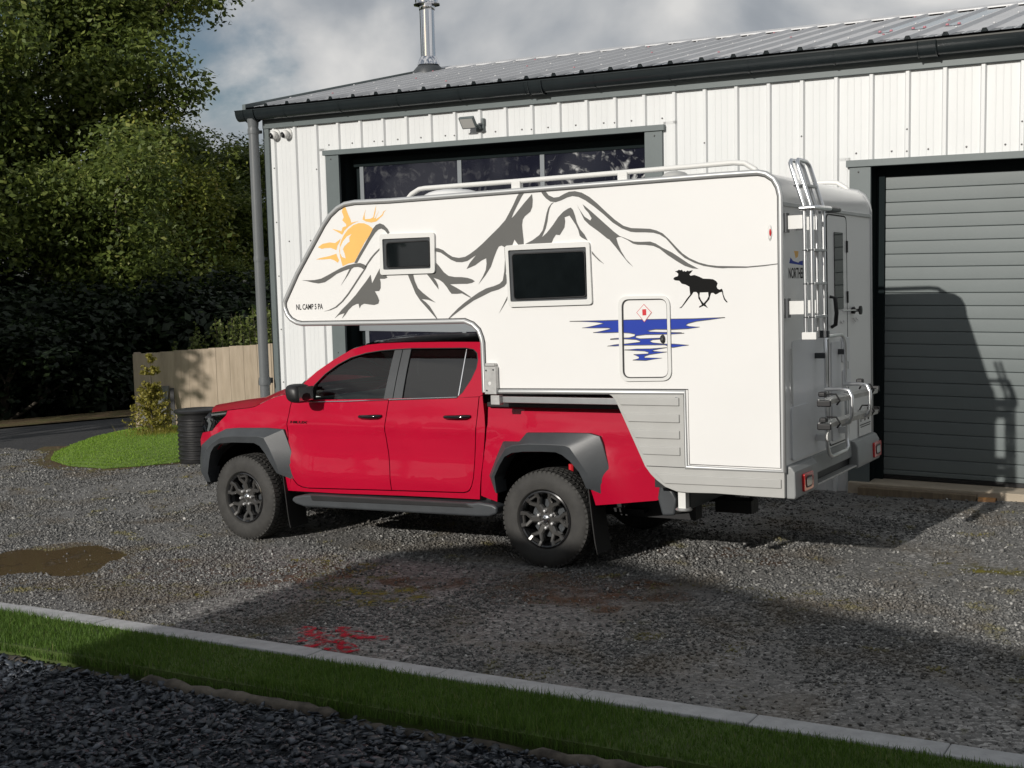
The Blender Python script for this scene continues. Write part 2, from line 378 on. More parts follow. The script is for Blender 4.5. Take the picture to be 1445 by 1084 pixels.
for j, (cx, cy, rx, ry, nm) in enumerate(((-1.55, -.62, .55, .30, 'moss'), (-2.55, -1.75, .60, .22, 'moss'), (-3.45, -2.05, .45, .16, 'moss'), (-.75, -1.25, .60, .30, 'moss'), (2.0, -.10, .45, .14, 'moss'), (3.0, 1.2, .5, .2, 'moss'), (-1.75, -.95, .55, .40, 'rust_stain'), (.4, -.55, .9, .55, 'rust_stain'), (1.0, 1.0, .8, .25, 'rust_stain'), (-2.9, -1.2, .8, .4, 'rust_stain'))):
    poly_sheet('moss_patch' if nm == 'moss' else 'earth_stain', blob(cx, cy, rx, ry, 40, .4, 50 + j), .0012 + .00012 * j, M[nm])
for i, P in enumerate(PUD): poly_sheet('puddle', P, .005 + .0005 * i, M['puddle_brown'] if i == 0 else M['puddle_clear'])
def in_poly(x, y, P):
    c = np.zeros(len(x), bool); n = len(P)
    for i in range(n):
        (x0, y0), (x1, y1) = P[i - 1], P[i]
        cond = ((y0 > y) != (y1 > y)); xi = (x1 - x0) * (y - y0) / (y1 - y0 + 1e-12) + x0; c ^= cond & (x < xi)
    return c

# loose stones, one mesh each bed
def rnd_rot(n, rg, flat):
    """random rotations, tilt limited"""
    yaw = rg.uniform(0, 2 * np.pi, n); tx = rg.normal(0, flat, n); ty = rg.normal(0, flat, n)
    cz, sz = np.cos(yaw), np.sin(yaw); Rm = np.zeros((n, 3, 3))
    Rz = np.zeros((n, 3, 3)); Rz[:, 0, 0] = cz; Rz[:, 0, 1] = -sz; Rz[:, 1, 0] = sz; Rz[:, 1, 1] = cz; Rz[:, 2, 2] = 1
    Rx = np.zeros((n, 3, 3)); Rx[:, 0, 0] = 1; Rx[:, 1, 1] = np.cos(tx); Rx[:, 1, 2] = -np.sin(tx); Rx[:, 2, 1] = np.sin(tx); Rx[:, 2, 2] = np.cos(tx)
    Ry = np.zeros((n, 3, 3)); Ry[:, 1, 1] = 1; Ry[:, 0, 0] = np.cos(ty); Ry[:, 0, 2] = np.sin(ty); Ry[:, 2, 0] = -np.sin(ty); Ry[:, 2, 2] = np.cos(ty)
    return Rz @ Rx @ Ry
def np_mesh(name, V, F, m, col=None):
    """V (n,k,3), F (f,j) per piece; optional grey value per piece"""
    n, k, _ = V.shape; f, j = F.shape
    me = bpy.data.meshes.new(name); me.vertices.add(n * k); me.vertices.foreach_set('co', V.reshape(-1).astype(np.float32))
    idx = (F[None] + (np.arange(n) * k)[:, None, None]).reshape(-1)
    me.loops.add(n * f * j); me.loops.foreach_set('vertex_index', idx.astype(np.int32))
    me.polygons.add(n * f); me.polygons.foreach_set('loop_start', (np.arange(n * f) * j).astype(np.int32)); me.polygons.foreach_set('loop_total', np.full(n * f, j, np.int32))
    if col is not None:
        at_ = me.attributes.new('tone', 'FLOAT', 'FACE'); at_.data.foreach_set('value', np.repeat(col, f).astype(np.float32))
    me.update(calc_edges=True); me.validate()
    return link(name, me, m)
def tone_mat(name, stops, rough=.8, spec=.3, transl=0.0):
    m = bpy.data.materials.new(name); m.use_nodes = True; t = m.node_tree; b = t.nodes['Principled BSDF']
    a = t.nodes.new('ShaderNodeAttribute'); a.attribute_name = 'tone'; rp = t.nodes.new('ShaderNodeValToRGB'); el = rp.color_ramp.elements
    el[0].position = stops[0][0]; el[0].color = (*stops[0][1], 1); el[1].position = stops[-1][0]; el[1].color = (*stops[-1][1], 1)
    for p, c in stops[1:-1]: e = el.new(p); e.color = (*c, 1)
    t.links.new(a.outputs['Fac'], rp.inputs[0]); t.links.new(rp.outputs[0], b.inputs['Base Color']); b.inputs['Roughness'].default_value = rough; b.inputs['Specular IOR Level'].default_value = spec
    if transl:
        o = t.nodes['Material Output']; tl = t.nodes.new('ShaderNodeBsdfTranslucent'); mx_ = t.nodes.new('ShaderNodeMixShader'); mx_.inputs[0].default_value = transl
        t.links.new(rp.outputs[0], tl.inputs[0]); t.links.new(b.outputs[0], mx_.inputs[1]); t.links.new(tl.outputs[0], mx_.inputs[2]); t.links.new(mx_.outputs[0], o.inputs[0])
    return m
rg = np.random.default_rng(5)
def add_tint(m, tints):
    """slow colour patches by place: moss and earth among the stones"""
    t = m.node_tree; b = t.nodes['Principled BSDF']; L = t.links.new; tcn = t.nodes.new('ShaderNodeTexCoord'); last = b.inputs['Base Color'].links[0].from_socket
    for col, s_, lo, hi, amt in tints:
        n_ = t.nodes.new('ShaderNodeTexNoise'); n_.inputs['Scale'].default_value = s_; n_.inputs['Detail'].default_value = 5; n_.inputs['Distortion'].default_value = .4; L(tcn.outputs['Object'], n_.inputs['Vector'])
        r_ = t.nodes.new('ShaderNodeMapRange'); r_.inputs[1].default_value = lo; r_.inputs[2].default_value = hi; r_.inputs[4].default_value = amt; L(n_.outputs[0], r_.inputs[0])
        x_ = t.nodes.new('ShaderNodeMix'); x_.data_type = 'RGBA'; x_.inputs['B'].default_value = (*col, 1); L(r_.outputs[0], x_.inputs['Factor']); L(last, x_.inputs['A']); last = x_.outputs['Result']
    L(last, b.inputs['Base Color'])
OCT8 = np.array([(1, 0, 0), (.3, .9, .1), (-.6, .6, -.1), (-1, -.1, 0), (-.3, -.9, .1), (.6, -.7, -.1), (.1, .1, .8), (-.2, -.1, -.6)])
OF8 = np.array([(0, 1, 6), (1, 2, 6), (2, 3, 6), (3, 4, 6), (4, 5, 6), (5, 0, 6), (1, 0, 7), (2, 1, 7), (3, 2, 7), (4, 3, 7), (5, 4, 7), (0, 5, 7)])
M['stone'] = tone_mat('stone', [(0, (.06, .061, .06)), (.5, (.145, .144, .14)), (.85, (.29, .287, .275)), (1, (.60, .59, .56))])
add_tint(M['stone'], [((.11, .085, .055), 1.3, .50, .68, .55), ((.17, .15, .03), 2.6, .60, .70, .6)])
M['slate_chip'] = tone_mat('slate_chip', [(0, (.018, .022, .029)), (.5, (.042, .052, .068)), (.85, (.078, .09, .112)), (1, (.20, .21, .23))], .5, .5)
def stones(name, x, y, z, s, flat, m, tone, asp=(.75, .55), label='', cat=''):
    n = len(x); V = np.repeat(OCT[None], n, 0) + rg.normal(0, .16, (n, len(OCT), 3))
    V[:, :, 1] *= rg.uniform(asp[0] * .7, asp[0] * 1.2, n)[:, None]; V[:, :, 2] *= rg.uniform(asp[1] * .7, asp[1] * 1.2, n)[:, None]
    V *= s[:, None, None]; V = np.einsum('nij,nkj->nki', rnd_rot(n, rg, flat), V)
    V[:, :, 0] += x[:, None]; V[:, :, 1] += y[:, None]; V[:, :, 2] += z[:, None]
    return tag(np_mesh(name, V, OF, m, tone), label, cat, None, 'stuff')
OCT6 = np.array([(1, .1, 0), (-.1, .9, .1), (-1, -.1, -.1), (.1, -.9, .05), (.1, .1, .85), (-.1, -.1, -.7)])
OF6 = np.array([(0, 1, 4), (1, 2, 4), (2, 3, 4), (3, 0, 4), (1, 0, 5), (2, 1, 5), (3, 2, 5), (0, 3, 5)])
n = 640000
y = rg.uniform(-2.585, 4.3, n); x = rg.uniform(-13, 6.5, n)
keep = (x > -5.0 - (y + 2.7) * 1.31) & in_poly(x, y, YARD)
# loose drifts, thinner on the worn wheel tracks and far off
dens = .45 + .30 * np.sin(x * .7 + y * .9 + 1.2 * np.sin(y * .8)) + .30 * np.sin(x * 2.3 - y * 1.7 + 1.5 * np.sin(x * 1.1)) + .22 * np.sin(x * 4.9 + y * 4.1 + 2 * np.sin(y * 2.2))
keep &= rg.uniform(0, 1, n) < np.clip(dens, .10, 1) * np.clip(1.1 - (y + 2.6) * .09, .42, 1)
for P, q in zip(PUD, (.985, .85)): keep &= ~(in_poly(x, y, P) & (rg.uniform(0, 1, n) < q))
x, y = x[keep], y[keep]; s = np.clip(rg.lognormal(-4.72, .36, len(x)), .005, .022); s *= 1 + .07 * (y + 2.6).clip(0, 6)
OCT, OF = OCT6, OF6
stones('gravel', x, y, s * .28, s, .45, M['stone'], rg.beta(1.7, 2.3, len(x)), (.8, .65), label='loose grey gravel stones strewn over the yard', cat='gravel')
print('gravel', len(x))
OCT, OF = OCT8, OF8
# slate chips in the near bed
n = 44000
x = rg.uniform(-5.4, 4.4, n); y = rg.uniform(-6.6, -3.36, n); keep = (x < 3.9 + (y + 3.4) * .9 + .8)
x, y = x[keep], y[keep]; s = np.clip(rg.lognormal(-3.95, .42, len(x)), .007, .048)
stones('slate_chips', x, y, -.05 + rg.uniform(0, .03, len(x)), s, .38, M['slate_chip'], rg.beta(1.5, 2.4, len(x)), (.75, .25), 'blue grey slate chippings filling the near bed', 'slate')

# grass blades
def blades(name, x, y, z, h, wdt, m, lean=.35, label='', cat='grass'):
    n = len(x); yaw = rg.uniform(0, 2 * np.pi, n); ld = rg.uniform(0, 2 * np.pi, n); ln = rg.normal(0, lean, n)
    V = np.zeros((n, 5, 3)); cx, cy = np.cos(yaw) * wdt, np.sin(yaw) * wdt
    lx, ly = np.cos(ld) * ln * h, np.sin(ld) * ln * h
    for i, (sg, t) in enumerate(((-1, 0), (1, 0), (.75, .5), (-.75, .5))):
        V[:, i, 0] = x + sg * cx + lx * t * .5; V[:, i, 1] = y + sg * cy + ly * t * .5; V[:, i, 2] = z + h * t
    V[:, 4, 0] = x + lx; V[:, 4, 1] = y + ly; V[:, 4, 2] = z + h * .97
    F = np.array([(0, 1, 2), (0, 2, 3), (3, 2, 4)])
    return tag(np_mesh(name, V, F, m, np.clip(rg.normal(.5, .2, n), 0, 1)), label, cat, None, 'stuff')
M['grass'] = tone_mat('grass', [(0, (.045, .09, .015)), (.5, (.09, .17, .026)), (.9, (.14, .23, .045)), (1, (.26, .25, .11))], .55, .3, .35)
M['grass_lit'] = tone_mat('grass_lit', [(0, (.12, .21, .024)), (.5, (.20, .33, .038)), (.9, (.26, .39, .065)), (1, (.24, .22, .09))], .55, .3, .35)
# strip
tag(MB().box(-40, 14, -3.30, -2.752, -.12, .022).build('turf_strip', M['turf_soil']), kind='structure')
n = 72000; x = rg.uniform(-5.5, 6.2, n); y = rg.uniform(-3.34, -2.765, n); h = rg.uniform(.022, .055, n) * (1 + .35 * np.sin(x * 3.1) * np.sin(x * 1.3 + 2)); h *= np.where(y < -3.25, 1.5, 1.0)
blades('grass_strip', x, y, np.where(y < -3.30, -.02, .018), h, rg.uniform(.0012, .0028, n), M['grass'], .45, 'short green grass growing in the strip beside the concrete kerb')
# kerb stones
KB = empty('concrete_kerb', (0, -2.665, 0), 'straight pale concrete kerb between the gravel yard and the grass strip', 'kerb')
xk = -9.24; i = 0
kme = MB().box(-.4555, .4555, -.078, .082, -.20, .030).mesh('kerb_stone')
kme.materials.append(M['kerb'])
while xk < 8:
    o = bpy.data.objects.new('kerb_stone', kme); COL.objects.link(o); o.parent = KB; o.location = (xk + .457, rs.uniform(-.004, .004), rs.uniform(-.003, .003)); o.rotation_euler = (rs.uniform(-.01, .01), 0, rs.uniform(-.003, .003))
    b = o.modifiers.new('bevel', 'BEVEL'); b.width = .008; b.segments = 2
    xk += .914; i += 1
# timber edging, old rounded rails end to end
segs = [(-6.0, -2.25, 'dark rotting timber edging rail beyond the sunlit end of the kerb'), (-2.2, -.86, 'dark mossy timber edging rail beside the shadowed grass'), (-.82, .62, 'pale weathered timber edging rail with a rounded end, bared by the grass'), (.66, 1.78, 'low timber edging rail half hidden by overhanging grass'), (1.80, 3.25, 'split weathered timber edging rail with cracked pale top')]
for i, (a, b, lab) in enumerate(segs):
    mb = MB(); nn = 22; rr_ = random.Random(i)
    y0 = -3.365 + rr_.uniform(-.012, .012); pts = []; rad = []
    for k in range(nn + 1):
        u = k / nn; pts.append((a + (b - a) * u, y0 + .010 * math.sin(u * 5 + i) + rr_.uniform(-.004, .004), -.030 + rr_.uniform(-.006, .006) + (-.010 if i in (2, 4) else -.036))); rad.append((.040 + rr_.uniform(-.009, .007)) * (1 if 0 < k < nn else .6))
    mb.tube(pts, rad, 9); o = mb.build('timber_rail', M['timber'], None, smooth=50); tag(o, lab, 'timber', 'timber edging rails')
    if i in (2, 4): o.data.materials[0] = M['timber_pale']

# lawn wedge by the fence, a low mound
LAWN = [(-7.25, 4.9), (-7.75, 4.0), (-8.05, 3.35), (-8.35, 3.02), (-9.1, 3.05), (-9.9, 3.42), (-10.6, 4.05), (-11.2, 4.9), (-11.75, 5.8), (-12.05, 6.85), (-11.2, 7.6), (-10.2, 8.1), (-8.4, 8.6), (-7.2, 8.4)]
def lawn_z(x, y):
    """height grows with the distance from the edge"""
    best = 9
    for i in range(len(LAWN)):
        a, b = Vector(LAWN[i - 1]), Vector(LAWN[i]); p = Vector((x, y)); t = max(0, min(1, (p - a).dot(b - a) / (b - a).length_squared)); best = min(best, (p - (a + (b - a) * t)).length)
    return .012 + .13 * (1 - math.exp(-best / .55))
bm = bmesh.new(); vs = [bm.verts.new((x, y, 0)) for x, y in LAWN]; bm.faces.new(vs); bm.normal_update()
for ax, lo, hi in ((0, -12.2, -7.1), (1, 2.9, 8.7)):
    c = lo
    while c < hi:
        bmesh.ops.bisect_plane(bm, geom=bm.verts[:] + bm.edges[:] + bm.faces[:], plane_co=(c, c, 0), plane_no=(1, 0, 0) if ax == 0 else (0, 1, 0)); c += .35
for v in bm.verts: v.co.z = lawn_z(v.co.x, v.co.y)
for f in bm.faces:
    f.normal_update()
    if f.normal.z < 0: f.normal_flip()
M['lawn_soil'] = mat('lawn_soil', (.13, .21, .03), .95, col2=(.09, .15, .022), scale=14)
me = bpy.data.meshes.new('lawn'); bm.to_mesh(me); bm.free(); tag(link('lawn', me, M['lawn_soil'], None, 180), kind='structure')
n = 90000; x = rg.uniform(-12.1, -7.2, n); y = rg.uniform(3.0, 8.2, n); k_ = in_poly(x, y, LAWN); x, y = x[k_], y[k_]
gx = np.linspace(-12.2, -7.1, 40); gy = np.linspace(2.9, 8.7, 44); G = np.array([[lawn_z(a, b) for b in gy] for a in gx])
zi = G[np.clip(((x + 12.2) / 5.1 * 39).round().astype(int), 0, 39), np.clip(((y - 2.9) / 5.8 * 43).round().astype(int), 0, 43)]
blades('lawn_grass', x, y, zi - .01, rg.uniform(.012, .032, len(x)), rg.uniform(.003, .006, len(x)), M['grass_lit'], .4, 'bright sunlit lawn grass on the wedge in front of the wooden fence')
# ================================================================ workshop building
# its frame is turned 1.4-1.5 degrees against the sloping yard, so it stands plumb
BROT = Matrix([[0.999683, 0.0, 0.025186], [0.00067, 0.999646, -0.026594], [-0.025178, 0.026603, 0.999329]])
def broot(name, label, cat, group=None, loc=None):
    o = empty(name, (0, 0, 0), label, cat, group); o.rotation_euler = BROT.to_euler()
    if loc is not None: o.location = BROT @ Vector(loc)
    return o
M['clad'] = mat('clad', (0.655, 0.67, 0.67), 0.32, var=0.025, scale=0.9, bump=0.02, bscale=3)
M['flash'] = mat('flash', (0.115, 0.138, 0.140), 0.45, var=0.05, scale=3)
M['gutter'] = mat('gutter', (0.016, 0.021, 0.023), 0.22, var=0.1, scale=4)
M['pipe_grey'] = mat('pipe_grey', (0.135, 0.145, 0.15), 0.35, var=0.05, scale=3)
M['roof_metal'] = mat('roof_metal', (0.50, 0.505, 0.515), 0.42, 0.05, var=0.06, scale=1.2)
M['rooflight'] = mat('rooflight', (0.33, 0.38, 0.42), 0.25, var=0.06, scale=2)
M['slat'] = mat('slat', (0.14, 0.162, 0.162), 0.45, var=0.04, scale=1.5)
M['door_rail'] = mat('door_rail', (0.20, 0.22, 0.235), 0.4)
M['reveal'] = mat('reveal', (0.012, 0.017, 0.018), 0.9, spec=.05)
M['screw'] = mat('screw', (0.12, 0.12, 0.12), 0.4, 0.5)
M['screw_pink'] = mat('screw_pink', (0.42, 0.16, 0.19), 0.6)
M['steel_flue'] = mat('steel_flue', (0.78, 0.78, 0.80), 0.10, 1.0)
M['conc'] = mat('conc', (0.34, 0.33, 0.30), 0.9, var=0.2, scale=6, bump=0.3, bscale=60)

# door glass with smeared patches
def smear_glass():
    m = mat('door_glass', (0.010, 0.011, 0.020), 0.06)
    t = m.node_tree; b = t.nodes['Principled BSDF']; tcn = t.nodes.new('ShaderNodeTexCoord')
    w1 = t.nodes.new('ShaderNodeTexNoise'); w1.inputs['Scale'].default_value = 2.4; w1.inputs['Detail'].default_value = 3; w1.inputs['Distortion'].default_value = 2.5
    t.links.new(tcn.outputs['Object'], w1.inputs['Vector'])
    w2 = t.nodes.new('ShaderNodeTexNoise'); w2.inputs['Scale'].default_value = 7; w2.inputs['Detail'].default_value = 6; w2.inputs['Distortion'].default_value = 1.2
    t.links.new(tcn.outputs['Object'], w2.inputs['Vector'])
    r1 = t.nodes.new('ShaderNodeValToRGB'); el = r1.color_ramp.elements; el[0].position = 0.46; el[1].position = 0.55; el[0].color = (0, 0, 0, 1)
    e3 = el.new(0.66); e3.color = (0, 0, 0, 1); el[1].color = (1, 1, 1, 1)
    t.links.new(w1.outputs[0], r1.inputs[0])
    r2 = t.nodes.new('ShaderNodeValToRGB'); r2.color_ramp.elements[0].position = 0.48; r2.color_ramp.elements[1].position = 0.66; t.links.new(w2.outputs[0], r2.inputs[0])
    sp = t.nodes.new('ShaderNodeSeparateXYZ'); t.links.new(tcn.outputs['Object'], sp.inputs[0])
    mr = t.nodes.new('ShaderNodeMapRange'); mr.inputs[1].default_value = -2.8; mr.inputs[2].default_value = -2.2; mr.inputs[3].default_value = 0.14; mr.inputs[4].default_value = 1.0
    t.links.new(sp.outputs[0], mr.inputs[0])
    m1 = t.nodes.new('ShaderNodeMath'); m1.operation = 'MULTIPLY'; t.links.new(r1.outputs[0], m1.inputs[0]); t.links.new(r2.outputs[0], m1.inputs[1])
    m2 = t.nodes.new('ShaderNodeMath'); m2.operation = 'MULTIPLY'; t.links.new(m1.outputs[0], m2.inputs[0]); t.links.new(mr.outputs[0], m2.inputs[1])
    mc = t.nodes.new('ShaderNodeMix'); mc.data_type = 'RGBA'; mc.inputs['A'].default_value = (0.010, 0.011, 0.020, 1); mc.inputs['B'].default_value = (0.42, 0.43, 0.43, 1)
    t.links.new(m2.outputs[0], mc.inputs['Factor']); t.links.new(mc.outputs['Result'], b.inputs['Base Color'])
    rr = t.nodes.new('ShaderNodeMapRange'); rr.inputs[3].default_value = 0.05; rr.inputs[4].default_value = 0.6; t.links.new(m2.outputs[0], rr.inputs[0]); t.links.new(rr.outputs[0], b.inputs['Roughness'])
    return m
M['door_glass'] = smear_glass()

WS = broot('workshop', 'white ribbed metal workshop with grey trim and low pitched roof behind the camper', 'building')
YW, XL, XR, ZF, ZB = 4.40, -6.50, 6.20, 4.113, -0.55
PITCH, RX0 = 0.3508, -6.02 - 0.3508 * 1
def b_(mb, name, m, parent=WS, **k): return mb.build(name, m, parent, keep=False, **k)

DL = dict(x0=-5.524, x1=-0.893, i0=-5.314, i1=-1.102, zl=3.775, zo=3.712)     # left, glazed door
DR = dict(x0=1.137, x1=5.75, i0=1.349, i1=5.53, zl=3.278, zo=3.21)            # right, slatted door
def clad_profile(k):
    """(x, y) line of one sheet cell, rib at its right end"""
    a = RX0 + PITCH * k; b = a + PITCH
    P = [(a + 0.030, 0)]
    for q in (0.27, 0.5, 0.73):
        c = a + 0.03 + (PITCH - 0.06) * q
        P += [(c - 0.006, 0), (c - 0.003, -0.0022), (c + 0.003, -0.0022), (c + 0.006, 0)]
    P += [(b - 0.030, 0), (b - 0.016, -0.030), (b + 0.016, -0.030), (b + 0.030, 0)]
    return P
def clip_profile(P, x0, x1):
    out = []
    for (a, b) in zip(P, P[1:]):
        for q in (a, b):
            if x0 - 1e-6 <= q[0] <= x1 + 1e-6 and (not out or out[-1] != q): out.append(q)
        for xc in (x0, x1):
            if a[0] < xc < b[0]:
                t = (xc - a[0]) / (b[0] - a[0]); out.append((xc, a[1] + (b[1] - a[1]) * t))
    return sorted(set(out))
def pieces(a, b):
    """z ranges and x ranges of cladding for the cell a..b"""
    res = []
    for D in (DL, DR):
        if b <= D['x0'] or a >= D['x1']: continue
        res.append((a, b, D['zl'], ZF))
        if a < D['x0']: res.append((a, D['x0'], ZB, D['zl']))
        if b > D['x1']: res.append((D['x1'], b, ZB, D['zl']))
        return res
    return [(a, b, ZB, ZF)]
k = 0
rs = random.Random(3)
while RX0 + PITCH * k < XR:
    P = clad_profile(k); a, b = P[0][0], P[-1][0]; mb = MB()
    for (x0, x1, z0, z1) in pieces(a, b):
        Q = clip_profile(P, x0, x1)
        if len(Q) < 2: continue
        n = len(Q)
        # the sheet's foot end stays open, its top is tucked under the fascia
        v = [(x, YW + y, z0) for x, y in Q] + [(x, YW + y, z1 + 0.03) for x, y in Q]
        mb.add(v, [(i, i + 1, i + 1 + n, i + n) for i in range(n - 1)])
        if z1 - z0 < 1.2:
            mb.lathe([(0.0, -0.012), (0.008, -0.010), (0.011, 0.001)], (x0 + 0.17 + rs.uniform(-.01, .01), YW - 0.001, z0 + 0.07), 'Y', 6, mi=1)
        for zz in ((2.65, 1.62, 0.6) if z1 - z0 > 2 else ()):
            mb.lathe([(0.0, -0.012), (0.008, -0.010), (0.011, 0.001)], (x0 + 0.15 + rs.uniform(-.01, .01), YW - 0.001, zz), 'Y', 6, mi=1)
        if k % 3 == 1:
            for zz in (z0 + 0.06, 3.55):
                if z0 < zz < z1 and x1 > b - 0.02: mb.lathe([(0.0, -0.012), (0.007, -0.010), (0.010, 0.001)], (b - 0.03, YW - 0.031, zz), 'Y', 6, mi=1)
    if mb.v: b_(mb, 'cladding_panel', [M['clad'], M['screw']], fix=False, smooth=20)
    k += 1
# corner strip of cladding left of the first rib
mb = MB(); Q = [(XL + 0.055, 0), (RX0 - 0.03, 0), (RX0 - 0.016, -0.03), (RX0 + 0.016, -0.03), (RX0 + 0.030, 0)]; n = len(Q)
mb.add([(x, YW + y, ZB) for x, y in Q] + [(x, YW + y, ZF + .03) for x, y in Q], [(i, i + 1, i + 1 + n, i + n) for i in range(n - 1)])
for zz in (3.6, 2.9, 2.2, 1.5, .8): mb.lathe([(0.0, -0.012), (0.007, -0.010), (0.010, 0.001)], (RX0, YW - 0.031, zz), 'Y', 6, mi=1)
b_(mb, 'cladding_panel', [M['clad'], M['screw']], fix=False, smooth=20)
# wall core, gable ends
mb = MB(); mb.box(XL + 0.02, DL['i0'], YW + 0.012, YW + 0.10, ZB, ZF); mb.box(DL['i1'], DR['i0'], YW + 0.012, YW + 0.10, ZB, ZF); mb.box(DR['i1'], XR, YW + 0.012, YW + 0.10, ZB, ZF)
mb.box(DL['i0'], DL['i1'], YW + 0.012, YW + 0.10, DL['zo'], ZF); mb.box(DR['i0'], DR['i1'], YW + 0.012, YW + 0.10, DR['zo'], ZF)
b_(mb, 'wall_core', M['reveal'])
for xx in (XL, XR):
    mb = MB(); s_ = 1 if xx > 0 else -1
    mb.prism([(YW + 0.01, ZB), (12.4, ZB), (12.4, 4.36), (8.4, 5.22), (YW + 0.01, 4.36)], lambda a, b, d: (d, a, b), xx, xx - s_ * 0.06); b_(mb, 'gable_wall', M['clad'])
mb = MB(); mb.box(XL, XR, 12.36, 12.4, ZB, 4.36); b_(mb, 'rear_wall', M['clad'])
# trim
mb = MB(); mb.box(XL - 0.035, XL + 0.055, YW - 0.036, YW + 0.012, ZB, ZF + 0.03); b_(mb, 'corner_flashing', M['flash'], bevel=0.004)
mb = MB(); mb.box(XL - 0.03, XR, YW - 0.05, YW + 0.02, ZF, ZF + 0.125); b_(mb, 'eaves_flashing', M['flash'], bevel=0.004)
for D in (DL, DR):
    mb = MB(); mb.box(D['x0'], D['i0'], YW - 0.034, YW + 0.005, ZB, D['zo']); 
    for zz in (D['zo'] - .05, D['zo'] - 1.3, D['zo'] - 2.5): mb.lathe([(0.0, -0.012), (0.008, -0.010), (0.011, 0.001)], (D['x0'] + .09, YW - 0.035, zz), 'Y', 6, mi=1)
    b_(mb, 'door_jamb', [M['flash'], M['screw']], bevel=0.004)
    mb = MB(); mb.box(D['i1'], D['x1'], YW - 0.034, YW + 0.005, ZB, D['zo'])
    mb.lathe([(0.0, -0.012), (0.008, -0.010), (0.011, 0.001)], (D['x1'] - .09, YW - 0.035, D['zo'] - .05), 'Y', 6, mi=1)
    b_(mb, 'door_jamb', [M['flash'], M['screw']], bevel=0.004)
    mb = MB(); mb.box(D['x0'] - 0.03, D['x1'] + 0.03, YW - 0.055, YW + 0.005, D['zo'], D['zl']); b_(mb, 'lintel_flashing', M['flash'], bevel=0.004)
    mb = MB()
    for xa, xb in ((D['i0'] - 0.03, D['i0']), (D['i1'], D['i1'] + 0.03)): mb.box(xa, xb, YW + 0.006, YW + 0.34, ZB, D['zo'] + .1)
    mb.box(D['i0'] - 0.03, D['i1'] + 0.03, YW + 0.006, YW + 0.34, D['zo'] + 0.004, D['zo'] + 0.05)
    b_(mb, 'reveal', M['reveal'])
# glazed sectional door
YD = YW + 0.235
gd = b_(MB().box(DL['i0'] + .02, DL['i1'] - .02, YD + 0.05, YD + 0.08, ZB, DL['zo']), 'glazed_door', M['reveal'])
X0, X1, NC = DL['i0'] + 0.005, DL['i1'] + 0.42, 4
colw = 1.162
zj = [-0.33, 0.29, 0.91, 1.53, 2.20, 2.87, 3.62]
for zc in zj:
    b_(MB().box(DL['i0'] + .02, DL['i1'] - .02, YD, YD + .05, zc - .055, zc + .055), 'rail', M['reveal'] if zc > 3.5 else M['door_rail'], gd, bevel=.004)
xm = [-5.16, -3.68, -2.53, -1.12]
for z0, z1 in zip(zj, zj[1:]):
    for i in range(3):
        xa, xb = xm[i], xm[i + 1]
        b_(MB().box(xa + .02, xb - .02, YD + .012, YD + .028, z0 + .05, z1 - .05), 'pane', M['door_glass'], gd)
    for i in range(3):
        b_(MB().box(xm[i] - .03, xm[i] + .03, YD - .004, YD + .05, z0 + .055, z1 - .055), 'mullion', M['door_rail'], gd, bevel=.004)
# slatted sectional door
YD2 = YW + 0.22
sd = b_(MB().box(DR['i0'] - .02, DR['i1'] + .02, YD2 + .03, YD2 + .06, ZB, DR['zo'] + .05), 'slatted_door', M['reveal'])
z = 3.053 + 0.06; i = 0
SP = 0.1297
slat_me = None
while z > 0.09:
    z0 = max(z - SP, 0.075)
    mb = MB(); h = z - z0
    mb.prism([(YD2 + .035, z0 + .0018), (YD2 + .006, z0 + .0018), (YD2 + 0.001, z0 + .007), (YD2 - .001, z0 + h * .5), (YD2, z - .006), (YD2 + .006, z - .0022), (YD2 + .035, z - .0022)], lambda a, b, d: (d, a, b), DR['i0'] + .087, DR['i1'] - .02)
    b_(mb, 'slat', M['slat'], sd, smooth=25); z = z0; i += 1
b_(MB().box(DR['i0'] + .087, DR['i1'] - .02, YD2 - .006, YD2 + .035, 0.035, 0.075), 'bottom_seal', M['plastic_black'], sd)
b_(MB().box(DR['i0'] + .002, DR['i0'] + .085, YD2 - .03, YD2 + .03, ZB, DR['zo'] - .02), 'guide_rail', M['reveal'], sd)
b_(MB().box(DR['i0'], DR['i1'], YD2 - .02, YD2 + .03, 3.115, DR['zo'] + .003), 'header', M['reveal'], sd)

# gutter
GY, GZ, GR = YW - 0.145, 4.345, 0.088
mb = MB()
def gprof(u, r=GR): t = math.pi * (0 + u); return (math.cos(t) * r, -math.sin(t) * r * 1.5)
for r_, fl in ((GR, 1), (GR - .006, -1)):
    mb.grid(lambda a, b: (-6.83 + (XR + 6.86) * a, GY + gprof(b, r_)[0], GZ + gprof(b, r_)[1]), 1, 14)
mb.add([(-6.83, GY + gprof(b / 14)[0], GZ + gprof(b / 14)[1]) for b in range(15)], [tuple(range(15))])
mb.box(-6.83, XR + .03, GY - GR - .006, GY - GR + .006, GZ - .006, GZ + .008); mb.box(-6.83, XR + .03, GY + GR - .006, GY + GR + .006, GZ - .006, GZ + .008)
gut = b_(mb, 'gutter', M['gutter'], fix=False, smooth=60)
for i in range(15):
    x = -6.02 + i * 0.88
    mb = MB(); pr = [(math.cos(math.pi * u / 10) * (GR + .006), -1.5 * math.sin(math.pi * u / 10) * (GR + .004)) for u in range(11)]
    mb.add([(x - .011, GY + a, GZ + c) for a, c in pr] + [(x + .011, GY + a, GZ + c) for a, c in pr], [(j, j + 1, j + 12, j + 11) for j in range(10)])
    mb.box(x - .012, x + .012, GY + GR, YW - .03, GZ - .09, GZ - .02)
    b_(mb, 'gutter_bracket', M['gutter'], gut, fix=False)
